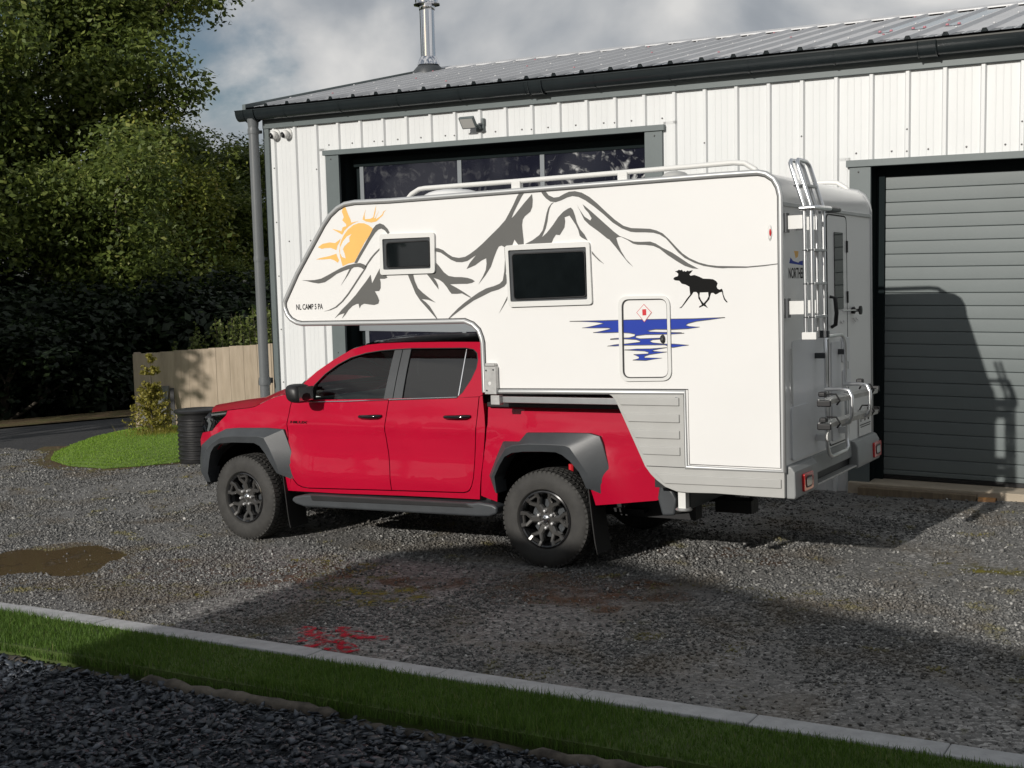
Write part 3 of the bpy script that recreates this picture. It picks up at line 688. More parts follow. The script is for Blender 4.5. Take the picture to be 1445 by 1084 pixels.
for x in (-6.60, -2.35, 1.92):
    mb = MB(); pr = [(math.cos(math.pi * u / 14) * (GR + .010), -1.5 * math.sin(math.pi * u / 14) * (GR + .008)) for u in range(15)]
    w_ = .085
    mb.add([(x - w_, GY + a, GZ + c) for a, c in pr] + [(x + w_, GY + a, GZ + c) for a, c in pr], [(j, j + 1, j + 16, j + 15) for j in range(14)])
    for xx in (x - w_, x + w_): mb.tube([(xx, GY + a * 1.03, GZ + c * 1.03) for a, c in pr], .006, 6)
    mb.box(x - .05, x + .05, GY + GR * .6, YW - .03, GZ - .12, GZ - .05)
    b_(mb, 'gutter_union', M['gutter'], gut, fix=False)
# downpipe
dpx = -6.60
mb = MB(); mb.tube([(dpx, GY, GZ - GR - .02), (dpx, GY, GZ - GR - .12)], [.078, .068], 16); mb.tube([(dpx, GY, GZ - GR - .11), (dpx, GY, ZB)], .066, 18)
dp = b_(mb, 'downpipe', M['pipe_grey'])
for zz, rr_ in ((4.08, .073), (2.43, .070), (0.83, .074), (0.80, .078)):
    mb = MB(); mb.lathe([(.05, -.035), (rr_, -.035), (rr_ + .002, 0), (rr_, .035), (.05, .035)], (dpx, GY, zz), 'Z', 16); mb.box(dpx - .02, dpx + .02, GY + .05, YW, zz - .02, zz + .02)
    b_(mb, 'pipe_clip', M['pipe_grey'], dp)
# roof
EY, EZ, RY, RZ = 4.22, 4.385, 8.40, 5.292
SL = (RZ - EZ) / (RY - EY)
def roofpt(x, t, h=0.0):
    y = EY + (RY - EY) * t; n = Vector((0, -SL, 1)).normalized() * h
    return (x + n.x, y + n.y, EZ + (y - EY) * SL + n.z)
RP0 = -6.69
k = 0
while RP0 + PITCH * k < XR:
    a = RP0 + PITCH * k; b = a + PITCH
    Q = [(a + .035, 0), (a + .13, 0), (a + .136, .003), (a + .146, .003), (a + .152, 0), (a + .24, 0), (a + .246, .003), (a + .256, .003), (a + .262, 0), (b - .035, 0), (b - .018, .034), (b + .018, .034), (b + .035, 0)]
    if k == 0: Q = [(a, 0.0)] + Q
    n = len(Q); mb = MB()
    mb.add([roofpt(x, 0, h) for x, h in Q] + [roofpt(x, 1, h) for x, h in Q], [(i, i + 1, i + 1 + n, i + n) for i in range(n - 1)])
    # dark foam closer under the rib at the eave
    mb.add([roofpt(b - .035, 0.001, -.004), roofpt(b - .018, 0.001, .030), roofpt(b + .018, 0.001, .030), roofpt(b + .035, 0.001, -.004)], [(0, 1, 2, 3)], 1)
    for tq in (.12, .45, .8): mb.lathe([(0.0, .012), (.012, .010), (.015, 0)], roofpt(b + rs.uniform(-.004, .004), tq, .034), 'Z', 6, mi=2 if (k * 7 + int(tq * 10)) % 5 == 0 else 0)
    b_(mb, 'roof_sheet', [M['roof_metal'], M['gutter'], M['screw_pink']], fix=False, smooth=20)
    k += 1
mb = MB()
for i in range(3):
    a = RP0 + PITCH * (22 + i) + .045
    mb.add([roofpt(a, .33, .006), roofpt(a + PITCH - .09, .33, .006), roofpt(a + PITCH - .09, .9, .006), roofpt(a, .9, .006)], [(0, 1, 2, 3)])
    for j in range(3): mb.lathe([(0.0, .02), (.014, .018), (.02, 0)], roofpt(a + .02 + .12 * j, .33 + .02, .006), 'Z', 6, mi=1)
b_(mb, 'rooflight', [M['rooflight'], M['screw_pink']], fix=False)
mb = MB(); mb.prism([(EY - .02, EZ - .004), (RY, RZ - .004), (12.6, EZ - .004), (12.6, EZ - .1), (RY, RZ - .1), (EY + .12, EZ - .06)], lambda a, b, d: (d, a, b), RP0 + .02, XR); b_(mb, 'roof_deck', M['gutter'])
mb = MB(); mb.prism([(RY - .22, RZ - .22 * SL + .036), (RY, RZ + .05), (RY + .22, RZ - .22 * SL + .036), (RY + .22, RZ - .22 * SL + .02), (RY, RZ + .034), (RY - .22, RZ - .22 * SL + .02)], lambda a, b, d: (d, a, b), RP0 - .01, XR); b_(mb, 'ridge_cap', M['roof_metal'])
mb = MB(); mb.prism([(EY - .02, EZ + .04), (RY, RZ + .045), (RY, RZ - .10), (EY - .02, EZ - .08)], lambda a, b, d: (d, a, b), RP0 - .035, RP0 + .02); b_(mb, 'verge_flashing', M['flash'])
# flue
FX, FY = -6.36, 8.0; fz = EZ + (FY - EY) * SL
mb = MB(); mb.lathe([(.115, 0.1), (.115, 1.02)], (FX, FY, fz), 'Z', 24); fl = b_(mb, 'flue', M['steel_flue'], smooth=60)
mb = MB(); mb.lathe([(.24, -.10), (.235, .03), (.17, .10), (.15, .115)], (FX, FY, fz), 'Z', 24); b_(mb, 'rubber_boot', M['plastic_dark'], fl, smooth=60)
mb = MB(); mb.lathe([(.175, .115), (.125, .235), (.117, .24)], (FX, FY, fz), 'Z', 24); b_(mb, 'storm_collar', M['steel_flue'], fl, smooth=60)
mb = MB(); mb.lathe([(.118, .93), (.123, .94), (.123, .985), (.20, 1.005), (.205, 1.02), (.18, 1.04), (.18, 1.22), (.21, 1.23), (.12, 1.30), (0, 1.32)], (FX, FY, fz), 'Z', 24); b_(mb, 'cowl', M['steel_flue'], fl, smooth=40)

# security cameras and floodlight
M['cam_white'] = mat('cam_white', (0.72, 0.72, 0.70), 0.35); M['lens_black'] = mat('lens_black', (0.006, 0.006, 0.007), 0.06, coat=1.0)
for cx, cz, lab in ((-6.33, 4.030, 'white dome security camera right at the grey corner flashing under the eaves'), (-6.135, 4.028, 'white dome security camera beside the first wall rib, one in from the corner')):
    r = broot('security_camera', lab, 'camera', 'security cameras under the eaves', (cx, YW, cz)); 
    mb = MB(); mb.lathe([(0.0, -.035), (.055, -.035), (.066, -.025), (.068, 0)], (0, 0, 0), 'Y', 24); b_(mb, 'mount', M['cam_white'], r, smooth=40)
    dr = Vector((-.25, -.9, -.28)).normalized(); c0 = Vector((0, -.065, -.01)); mb = MB()
    # ball body
    for i in range(9):
        pass
    mb.grid(lambda a, b: c0 + Vector((math.sin(math.pi * a) * math.cos(2 * math.pi * b), math.cos(math.pi * a), math.sin(math.pi * a) * math.sin(2 * math.pi * b))) * .056, 12, 20)
    b_(mb, 'body', M['cam_white'], r, smooth=180, merge=1e-5)
    mb = MB(); u = dr.orthogonal().normalized(); w2_ = dr.cross(u)
    ring = lambda rad, h: [c0 + dr * h + (u * math.cos(2 * math.pi * i / 20) + w2_ * math.sin(2 * math.pi * i / 20)) * rad for i in range(20)]
    A, B_, Cc = ring(.041, .041), ring(.036, .052), ring(.001, .056)
    mb.add(A + B_ + Cc, [(i, (i + 1) % 20, 20 + (i + 1) % 20, 20 + i) for i in range(20)] + [(20 + i, 20 + (i + 1) % 20, 40 + (i + 1) % 20, 40 + i) for i in range(20)])
    b_(mb, 'lens', M['lens_black'], r, smooth=60)
fr_ = broot('floodlight', 'small flat floodlight on a bracket above the glazed door', 'floodlight', None, (-3.22, YW, 3.955))
mb = MB(); c = Vector((-.06, -.17, .0)); ax = Vector((.10, 0, 0)); nn = Vector((0, -.80, -.6)); ay = Vector((0, -.6, .80)) * .075
mb.obox(c, ax, ay, nn * .018); b_(mb, 'housing', M['flash'], fr_, bevel=.006)
mb = MB(); mb.obox(c + nn * .0195, ax * .84, ay * .80, nn * .002); b_(mb, 'glass', M['lamp_clear'], fr_)
mb = MB(); mb.tube([(.045, -.15, -.03), (.06, -.10, -.06), (.03, -.05, -.07), (.02, 0, -.06)], .012, 8); mb.box(-.03, .07, -.045, 0, -.10, -.02); mb.box(.05, .075, -.05, -.01, -.02, .05); b_(mb, 'bracket', M['flash'], fr_)

# timber threshold and concrete apron
M['plank'] = mat('plank', (0.22, 0.17, 0.11), 0.85, col2=(0.13, 0.10, 0.07), scale=7, bump=0.2, bscale=25)
M['conc_lit'] = mat('conc_lit', (0.42, 0.36, 0.28), 0.9, col2=(0.33, 0.28, 0.21), scale=5, bump=0.25, bscale=50)
tp = broot('threshold_plank', 'long timber plank lying along the foot of the slatted door', 'plank')
mb = MB(); mb.box(1.28, 2.42, 4.20, 4.30, -0.16, 0.005); b_(mb, 'board', M['plank'], tp, bevel=.008)
M['clay'] = mat('clay', (0.42, 0.21, 0.08), 0.5, var=.1)
cpi = broot('drain_pipe', 'short orange drain pipe end beside the timber plank', 'pipe')
mb = MB(); mb.tube([(2.44, 4.25, -.075), (2.60, 4.25, -.072)], .06, 16, cap=False); mb.tube([(2.60, 4.25, -.072), (2.44, 4.25, -.075)], .052, 16, cap=False); b_(mb, 'pipe', M['clay'], cpi, smooth=60)
ap = MB().box(1.15, 5.8, 4.31, 5.2, -0.5, 0.030).build('concrete_apron', M['conc_lit'], None, bevel=.01); ap.rotation_euler = BROT.to_euler(); tag(ap, kind='structure')
# ================================================================ outlines of the camper side (x, z in metres)
CD = {
 'body': [(-1.254, 2.921), (-1.605, 2.931), (-1.711, 2.922), (-1.786, 2.895), (-1.871, 2.839), (-1.942, 2.765), (-2.251, 2.368), (-2.393, 2.149), (-2.406, 2.121), (-2.402, 2.076), (-2.375, 2.016), (-2.334, 1.974), (-2.275, 1.946), (-2.216, 1.935), (-1.301, 1.931), (-0.754, 1.93), (-0.578, 1.931), (-0.507, 1.904), (-0.457, 1.86), (-0.434, 1.804), (-0.425, 1.765), (-0.425, 1.38), (-0.278, 1.384), (1.253, 1.395), (1.251, 0.861), (1.976, 0.861), (1.98, 2.151), (1.984, 2.735), (1.97, 2.798), (1.938, 2.856), (1.882, 2.895), (1.824, 2.91), (1.689, 2.912), (1.52, 2.914)],
 'skirt': [(0.615, 1.392), (0.65, 1.385), (0.684, 1.367), (0.713, 1.333), (0.773, 1.207), (0.849, 1.046), (0.936, 0.86), (0.98, 0.804), (1.024, 0.764), (1.091, 0.718), (1.179, 0.689), (1.268, 0.685), (1.472, 0.691), (1.733, 0.686), (1.975, 0.684), (1.976, 0.878), (1.246, 0.879), (1.248, 1.405), (0.776, 1.4)],
 'm1': [(-2.202, 2.31), (-2.134, 2.307), (-2.058, 2.307), (-1.99, 2.316), (-1.922, 2.34), (-1.854, 2.367), (-1.778, 2.396), (-1.704, 2.416), (-1.63, 2.427), (-1.574, 2.429), (-1.534, 2.416), (-1.511, 2.399), (-1.544, 2.376), (-1.564, 2.39), (-1.599, 2.398), (-1.64, 2.397), (-1.665, 2.385), (-1.708, 2.332), (-1.79, 2.245), (-1.742, 2.304), (-1.685, 2.386), (-1.747, 2.372), (-1.822, 2.349), (-1.89, 2.313), (-1.95, 2.285), (-2.017, 2.276), (-2.076, 2.285), (-2.143, 2.3)],
 'm2': [(-1.635, 2.431), (-1.578, 2.509), (-1.519, 2.583), (-1.472, 2.644), (-1.433, 2.699), (-1.4, 2.729), (-1.36, 2.74), (-1.322, 2.726), (-1.284, 2.691), (-1.266, 2.658), (-1.286, 2.65), (-1.312, 2.68), (-1.347, 2.697), (-1.378, 2.69), (-1.411, 2.666), (-1.461, 2.612), (-1.521, 2.538), (-1.581, 2.464), (-1.607, 2.43)],
 'm3': [(-1.37, 2.543), (-1.427, 2.502), (-1.469, 2.466), (-1.519, 2.411), (-1.527, 2.39), (-1.587, 2.328), (-1.664, 2.241), (-1.716, 2.184), (-1.785, 2.121), (-1.853, 2.077), (-1.921, 2.053), (-1.98, 2.041), (-1.904, 2.05), (-1.837, 2.072), (-1.768, 2.118), (-1.708, 2.172), (-1.655, 2.229), (-1.578, 2.315), (-1.518, 2.382), (-1.499, 2.413), (-1.436, 2.477), (-1.37, 2.528)],
 'm4': [(-1.37, 2.39), (-1.419, 2.322), (-1.462, 2.26), (-1.474, 2.33), (-1.525, 2.275), (-1.584, 2.219), (-1.635, 2.169), (-1.72, 2.1), (-1.788, 2.05), (-1.823, 2.018), (-1.865, 1.981), (-1.815, 2.01), (-1.757, 2.023), (-1.788, 1.978), (-1.749, 2.01), (-1.715, 2.048), (-1.672, 2.08), (-1.631, 2.095), (-1.608, 2.097), (-1.6, 2.059), (-1.581, 2.085), (-1.55, 2.096), (-1.494, 2.088), (-1.447, 2.083), (-1.407, 2.093), (-1.396, 2.118), (-1.412, 2.156), (-1.437, 2.195), (-1.394, 2.195), (-1.377, 2.219), (-1.375, 2.263), (-1.381, 2.294), (-1.334, 2.292), (-1.306, 2.3), (-1.317, 2.318), (-1.356, 2.323), (-1.363, 2.345)],
 'sun': [(-1.433, 2.702), (-1.471, 2.729), (-1.518, 2.749), (-1.574, 2.754), (-1.631, 2.741), (-1.69, 2.706), (-1.732, 2.664), (-1.759, 2.626), (-1.776, 2.589), (-1.786, 2.537), (-1.779, 2.485), (-1.758, 2.41), (-1.696, 2.43), (-1.634, 2.438), (-1.578, 2.515), (-1.526, 2.589), (-1.467, 2.65)],
 'crescent': [(-1.651, 2.669), (-1.7, 2.652), (-1.743, 2.613), (-1.775, 2.563), (-1.777, 2.518), (-1.758, 2.485), (-1.722, 2.473), (-1.732, 2.516), (-1.747, 2.549), (-1.729, 2.573), (-1.699, 2.595), (-1.674, 2.609), (-1.677, 2.642)],
 'ray1': [(-1.729, 2.888), (-1.704, 2.89), (-1.683, 2.84), (-1.657, 2.788), (-1.65, 2.762), (-1.573, 2.771), (-1.63, 2.754), (-1.68, 2.731), (-1.722, 2.702), (-1.749, 2.668), (-1.78, 2.685), (-1.853, 2.722), (-1.796, 2.709), (-1.755, 2.697), (-1.741, 2.728), (-1.704, 2.736), (-1.703, 2.752), (-1.742, 2.786), (-1.725, 2.811), (-1.743, 2.857)],
 'ray2': [(-2.01, 2.577), (-1.958, 2.604), (-1.883, 2.612), (-1.826, 2.604), (-1.767, 2.636), (-1.78, 2.608), (-1.802, 2.583), (-1.817, 2.545), (-1.837, 2.553), (-1.877, 2.567), (-1.935, 2.567), (-1.969, 2.562)],
 'ray3': [(-2.037, 2.477), (-1.99, 2.488), (-1.889, 2.5), (-1.818, 2.516), (-1.807, 2.487), (-1.792, 2.46), (-1.806, 2.441), (-1.842, 2.462), (-1.882, 2.476), (-1.957, 2.474)],
 'ray4': [(-1.496, 2.864), (-1.511, 2.817), (-1.51, 2.782), (-1.453, 2.782), (-1.425, 2.793), (-1.406, 2.849), (-1.391, 2.886), (-1.401, 2.83), (-1.417, 2.786), (-1.407, 2.783), (-1.384, 2.816), (-1.361, 2.843), (-1.393, 2.798), (-1.399, 2.776), (-1.366, 2.79), (-1.333, 2.81), (-1.324, 2.83), (-1.289, 2.845), (-1.317, 2.825), (-1.326, 2.803), (-1.366, 2.777), (-1.395, 2.757), (-1.446, 2.751), (-1.502, 2.763), (-1.533, 2.78), (-1.521, 2.812)],
 'm5': [(-0.826, 2.516), (-0.8, 2.514), (-0.756, 2.497), (-0.713, 2.465), (-0.67, 2.441), (-0.612, 2.43), (-0.554, 2.436), (-0.509, 2.456), (-0.451, 2.489), (-0.392, 2.529), (-0.319, 2.585), (-0.239, 2.646), (-0.181, 2.697), (-0.145, 2.748), (-0.108, 2.804), (-0.071, 2.867), (-0.053, 2.89), (-0.005, 2.893), (-0.03, 2.864), (-0.067, 2.808), (-0.103, 2.751), (-0.125, 2.708), (-0.097, 2.73), (-0.061, 2.766), (-0.004, 2.821), (0.06, 2.878), (0.065, 2.834), (0.059, 2.782), (0.041, 2.748), (-0.008, 2.716), (-0.026, 2.693), (-0.034, 2.653), (-0.03, 2.594), (-0.025, 2.546), (-0.024, 2.508), (-0.074, 2.507), (-0.105, 2.547), (-0.124, 2.507), (-0.168, 2.505), (-0.189, 2.488), (-0.199, 2.496), (-0.22, 2.507), (-0.245, 2.501), (-0.263, 2.475), (-0.291, 2.42), (-0.322, 2.35), (-0.374, 2.285), (-0.441, 2.218), (-0.396, 2.28), (-0.369, 2.327), (-0.36, 2.375), (-0.362, 2.417), (-0.405, 2.401), (-0.464, 2.367), (-0.544, 2.341), (-0.513, 2.387), (-0.483, 2.416), (-0.453, 2.444), (-0.49, 2.426), (-0.534, 2.403), (-0.585, 2.395), (-0.636, 2.399), (-0.687, 2.419), (-0.737, 2.452), (-0.78, 2.478), (-0.824, 2.489)],
 'm6': [(-0.197, 2.488), (-0.183, 2.487), (-0.181, 2.368), (-0.191, 2.291), (-0.184, 2.279), (-0.186, 2.219), (-0.208, 2.196), (-0.258, 2.174), (-0.329, 2.158), (-0.402, 2.129), (-0.489, 2.095), (-0.563, 2.054), (-0.623, 2.019), (-0.683, 1.983), (-0.732, 1.951), (-0.74, 1.951), (-0.697, 1.99), (-0.637, 2.038), (-0.577, 2.079), (-0.517, 2.114), (-0.443, 2.155), (-0.371, 2.186), (-0.299, 2.202), (-0.249, 2.218), (-0.22, 2.241), (-0.204, 2.309), (-0.194, 2.398)],
 'm7': [(-0.828, 2.403), (-0.8, 2.374), (-0.757, 2.324), (-0.714, 2.294), (-0.656, 2.283), (-0.59, 2.28), (-0.54, 2.273), (-0.497, 2.26), (-0.472, 2.244), (-0.498, 2.232), (-0.542, 2.226), (-0.614, 2.228), (-0.702, 2.228), (-0.645, 2.2), (-0.58, 2.165), (-0.513, 2.123), (-0.517, 2.117), (-0.56, 2.137), (-0.595, 2.154), (-0.639, 2.151), (-0.691, 2.153), (-0.712, 2.175), (-0.733, 2.206), (-0.768, 2.244), (-0.804, 2.267), (-0.856, 2.284), (-0.834, 2.259), (-0.817, 2.227), (-0.811, 2.19), (-0.85, 2.234), (-0.886, 2.279), (-0.918, 2.314), (-0.854, 2.318), (-0.831, 2.333)],
 'm8': [(-1.104, 2.318), (-1.051, 2.316), (-1.038, 2.265), (-1.01, 2.208), (-0.966, 2.17), (-0.9, 2.124), (-0.843, 2.087), (-0.916, 2.112), (-0.977, 2.119), (-0.939, 2.094), (-0.903, 2.062), (-0.868, 2.012), (-0.831, 1.957), (-0.836, 1.954), (-0.883, 2), (-0.934, 2.051), (-0.992, 2.108), (-1.035, 2.165), (-1.069, 2.241)],
 'm9': [(-0.183, 2.12), (-0.185, 2.094), (-0.228, 2.035), (-0.264, 1.99), (-0.22, 2.059)],
 'm10': [(0.138, 2.889), (0.178, 2.889), (0.202, 2.859), (0.245, 2.839), (0.288, 2.841), (0.331, 2.86), (0.374, 2.874), (0.424, 2.874), (0.48, 2.859), (0.541, 2.824), (0.602, 2.774), (0.676, 2.705), (0.743, 2.646), (0.809, 2.6), (0.871, 2.58), (0.945, 2.574), (1.018, 2.567), (1.066, 2.553), (1.114, 2.53), (1.161, 2.486), (1.214, 2.429), (1.26, 2.383), (1.312, 2.347), (1.382, 2.314), (1.452, 2.294), (1.521, 2.284), (1.738, 2.272), (1.853, 2.277), (1.955, 2.284), (1.955, 2.279), (1.853, 2.269), (1.724, 2.263), (1.593, 2.267), (1.558, 2.266), (1.498, 2.273), (1.417, 2.288), (1.347, 2.313), (1.277, 2.349), (1.23, 2.389), (1.184, 2.441), (1.137, 2.493), (1.09, 2.523), (1.042, 2.538), (0.981, 2.544), (0.907, 2.548), (0.864, 2.554), (0.795, 2.582), (0.722, 2.629), (0.648, 2.695), (0.574, 2.754), (0.506, 2.802), (0.451, 2.83), (0.402, 2.84), (0.359, 2.833), (0.308, 2.815), (0.258, 2.804), (0.215, 2.812), (0.18, 2.836), (0.155, 2.863)],
 'm11': [(0.247, 2.806), (0.221, 2.786), (0.206, 2.759), (0.194, 2.716), (0.185, 2.666), (0.169, 2.616), (0.149, 2.579), (0.134, 2.552), (0.178, 2.584), (0.231, 2.638), (0.276, 2.692), (0.32, 2.73), (0.363, 2.752), (0.385, 2.757), (0.402, 2.74), (0.418, 2.696), (0.431, 2.646), (0.457, 2.594), (0.491, 2.555), (0.518, 2.508), (0.504, 2.514), (0.469, 2.532), (0.452, 2.548), (0.442, 2.589), (0.423, 2.627), (0.396, 2.666), (0.372, 2.699), (0.331, 2.689), (0.335, 2.657), (0.327, 2.614), (0.286, 2.56), (0.254, 2.565), (0.231, 2.537), (0.216, 2.507), (-0.015, 2.508), (0.052, 2.534), (0.112, 2.569), (0.143, 2.605), (0.163, 2.667), (0.18, 2.729), (0.195, 2.766), (0.222, 2.797)],
 'm12': [(0.483, 2.776), (0.545, 2.725), (0.606, 2.672), (0.68, 2.607), (0.733, 2.561), (0.776, 2.529), (0.819, 2.512), (0.887, 2.483), (0.942, 2.478), (1.016, 2.477), (1.058, 2.461), (1.111, 2.428), (1.183, 2.391), (1.241, 2.353), (1.306, 2.309), (1.381, 2.269), (1.334, 2.274), (1.276, 2.294), (1.217, 2.329), (1.146, 2.376), (1.087, 2.423), (1.039, 2.445), (0.978, 2.455), (0.917, 2.459), (0.88, 2.469), (0.837, 2.497), (0.788, 2.521), (0.763, 2.522), (0.749, 2.515), (0.762, 2.472), (0.785, 2.42), (0.821, 2.363), (0.879, 2.301), (0.839, 2.334), (0.785, 2.398), (0.742, 2.451), (0.693, 2.507), (0.677, 2.515), (0.61, 2.568), (0.535, 2.621), (0.494, 2.66), (0.468, 2.712), (0.438, 2.772), (0.462, 2.731), (0.495, 2.685), (0.543, 2.653), (0.554, 2.669), (0.531, 2.708), (0.5, 2.741)],
 'm13': [(0.547, 2.432), (0.577, 2.396), (0.617, 2.358), (0.648, 2.33), (0.604, 2.358), (0.55, 2.41)],
 'moose': [(1.2, 2.258), (1.217, 2.261), (1.232, 2.269), (1.242, 2.265), (1.255, 2.268), (1.262, 2.255), (1.273, 2.259), (1.282, 2.253), (1.297, 2.261), (1.306, 2.256), (1.319, 2.259), (1.336, 2.261), (1.323, 2.246), (1.309, 2.233), (1.318, 2.224), (1.348, 2.228), (1.377, 2.217), (1.413, 2.2), (1.457, 2.197), (1.486, 2.193), (1.507, 2.18), (1.518, 2.165), (1.51, 2.141), (1.517, 2.126), (1.531, 2.12), (1.549, 2.126), (1.556, 2.109), (1.559, 2.085), (1.569, 2.058), (1.59, 2.03), (1.579, 2.031), (1.562, 2.051), (1.552, 2.086), (1.549, 2.104), (1.531, 2.101), (1.512, 2.09), (1.5, 2.087), (1.484, 2.099), (1.469, 2.098), (1.461, 2.078), (1.455, 2.054), (1.435, 2.034), (1.424, 2.021), (1.443, 1.993), (1.423, 2.005), (1.411, 2.011), (1.378, 1.998), (1.376, 2.005), (1.398, 2.018), (1.388, 2.039), (1.373, 2.063), (1.371, 2.094), (1.36, 2.108), (1.338, 2.109), (1.326, 2.092), (1.304, 2.068), (1.285, 2.045), (1.258, 2.014), (1.243, 1.999), (1.226, 1.998), (1.247, 2.011), (1.27, 2.042), (1.285, 2.062), (1.312, 2.092), (1.309, 2.12), (1.307, 2.147), (1.28, 2.162), (1.25, 2.17), (1.232, 2.191), (1.199, 2.195), (1.186, 2.205), (1.196, 2.217), (1.222, 2.224), (1.226, 2.24), (1.213, 2.252)],
 'moosehole': [(1.385, 2.104), (1.447, 2.104), (1.449, 2.075), (1.435, 2.051), (1.411, 2.028), (1.392, 2.052), (1.381, 2.08)],
 'lake1': [(0.349, 1.92), (0.627, 1.921), (0.952, 1.923), (1.126, 1.923), (1.328, 1.922), (1.568, 1.926), (1.46, 1.914), (1.354, 1.903), (1.292, 1.889), (1.274, 1.877), (1.3, 1.868), (1.38, 1.863), (1.291, 1.852), (1.174, 1.848), (1.038, 1.851), (0.978, 1.842), (1.001, 1.833), (1.11, 1.829), (1.237, 1.825), (1.261, 1.821), (1.173, 1.816), (1.092, 1.815), (0.963, 1.814), (0.889, 1.807), (0.881, 1.794), (0.916, 1.785), (1.073, 1.788), (1.1, 1.782), (1.018, 1.777), (0.994, 1.767), (1.017, 1.755), (1.117, 1.745), (1.181, 1.745), (1.293, 1.736), (1.198, 1.724), (1.171, 1.72), (1.108, 1.74), (0.961, 1.739), (0.793, 1.738), (0.717, 1.734), (0.655, 1.734), (0.708, 1.742), (0.746, 1.746), (0.793, 1.748), (0.915, 1.76), (0.92, 1.768), (0.888, 1.779), (0.794, 1.785), (0.68, 1.782), (0.681, 1.786), (0.747, 1.791), (0.832, 1.793), (0.876, 1.804), (0.88, 1.818), (0.833, 1.827), (0.748, 1.833), (0.634, 1.831), (0.542, 1.834), (0.615, 1.844), (0.692, 1.86), (0.664, 1.867), (0.548, 1.868), (0.451, 1.87), (0.539, 1.881), (0.631, 1.9), (0.569, 1.911)],
 'lake2': [(0.792, 1.705), (0.886, 1.711), (0.997, 1.712), (1.126, 1.72), (1.025, 1.704), (1.011, 1.695), (1.125, 1.689), (0.987, 1.67), (0.95, 1.658), (0.949, 1.647), (1.087, 1.645), (0.958, 1.628), (0.856, 1.631), (0.903, 1.641), (0.908, 1.653), (0.864, 1.671), (0.978, 1.676), (0.983, 1.687), (0.951, 1.696)],
 'diamond': [(0.955, 2.034), (1.016, 1.972), (0.956, 1.903), (0.895, 1.974)],
 'diamark': [(0.942, 1.996), (0.973, 1.997), (0.973, 1.953), (0.943, 1.952)],
 'win1': [(-1.355, 2.651), (-0.822, 2.638), (-0.83, 2.32), (-1.364, 2.324)],
 'win1o': [(-1.329, 2.611), (-0.864, 2.604), (-0.868, 2.358), (-1.329, 2.364)],
 'win1g': [(-1.289, 2.572), (-0.883, 2.571), (-0.884, 2.383), (-1.291, 2.385)],
 'win2': [(-0.183, 2.504), (0.539, 2.5), (0.548, 2.041), (-0.163, 2.037)],
 'win2o': [(-0.153, 2.467), (0.511, 2.462), (0.511, 2.079), (-0.145, 2.077)],
 'win2g': [(-0.117, 2.431), (0.489, 2.427), (0.494, 2.107), (-0.109, 2.1)],
 'hatch': [(0.756, 2.094), (1.16, 2.09), (1.161, 1.485), (0.755, 1.476)],
 'hatchi': [(0.784, 2.072), (1.139, 2.069), (1.138, 1.504), (0.779, 1.499)],
 'hhandle': [(1.099, 1.813), (1.116, 1.781), (1.097, 1.752), (1.077, 1.782)],
 'marker': [(1.903, 2.552), (1.916, 2.494), (1.901, 2.437), (1.885, 2.496)],
 'text': [(-2.274, 2.113), (-1.985, 2.106), (-1.988, 2.054), (-2.277, 2.06)],
 'jack': [(-0.385, 1.61), (-0.28, 1.61), (-0.284, 1.369), (-0.395, 1.368)],
 'jackb': [(-0.345, 1.36), (-0.269, 1.363), (-0.267, 1.292), (-0.347, 1.286)],
 'rail': [(-1.093, 2.934), (-0.987, 2.989), (-0.077, 2.965), (0.806, 2.964), (1.705, 2.974), (1.779, 2.938), (1.816, 2.9)],
 'bedbar': [(-0.27, 1.348), (0.185, 1.35), (0.184, 1.308), (-0.266, 1.3)],
 'leg': [(1.174, 0.688), (1.235, 0.691), (1.226, 0.551), (1.174, 0.553)],
}
# ================================================================ camper body on the pickup
CY0, CY1, CXR = -0.13, 2.13, 1.98          # near side, far side, rear wall
CAMP = empty('truck_camper', (0.2, 1.0, 0.86), 'white demountable camper with mountain and moose graphics riding on the red pickup', 'camper')
def c_(mb, name, m, parent=None, **k): return mb.build(name, m, parent or CAMP, **k)
def yconst(y): return lambda x, z: y
def flat(name, loops, y, m, parent=None, thick=0.0): return skin(name, loops, yconst(y), m, parent or CAMP, thick=thick, grid=False, smooth=20)

BODY = CD['body']
if area2(BODY) < 0: BODY = BODY[::-1]
mb = MB(); mb.prism(BODY, lambda a, b, d: (a, d, b), CY0, CY1); shell = c_(mb, 'body', M['camper_white'], smooth=28)
for yy, s in ((CY0, -1), (CY1, 1)):
    mb = MB(); P = offset_poly(BODY, 0.006); mb.tube([(a, yy + s * .001, b) for a, b in P], .0195, 10, closed=True); c_(mb, 'edge_trim', M['alu_trim'], smooth=60)
    mb = MB(); P = offset_poly(BODY, 0.0275); mb.tube([(a, yy + s * .001, b) for a, b in P], .0036, 6, closed=True); c_(mb, 'trim_seal', M['seal'], smooth=60)
# underside of the rear overhang and the box between the bed walls
mb = MB(); mb.box(0.98, CXR - .02, CY0 + .06, CY1 - .06, .70, .858); mb.box(-.40, 1.0, .42, 1.58, .95, 1.38); c_(mb, 'floor_box', M['plastic_black'])
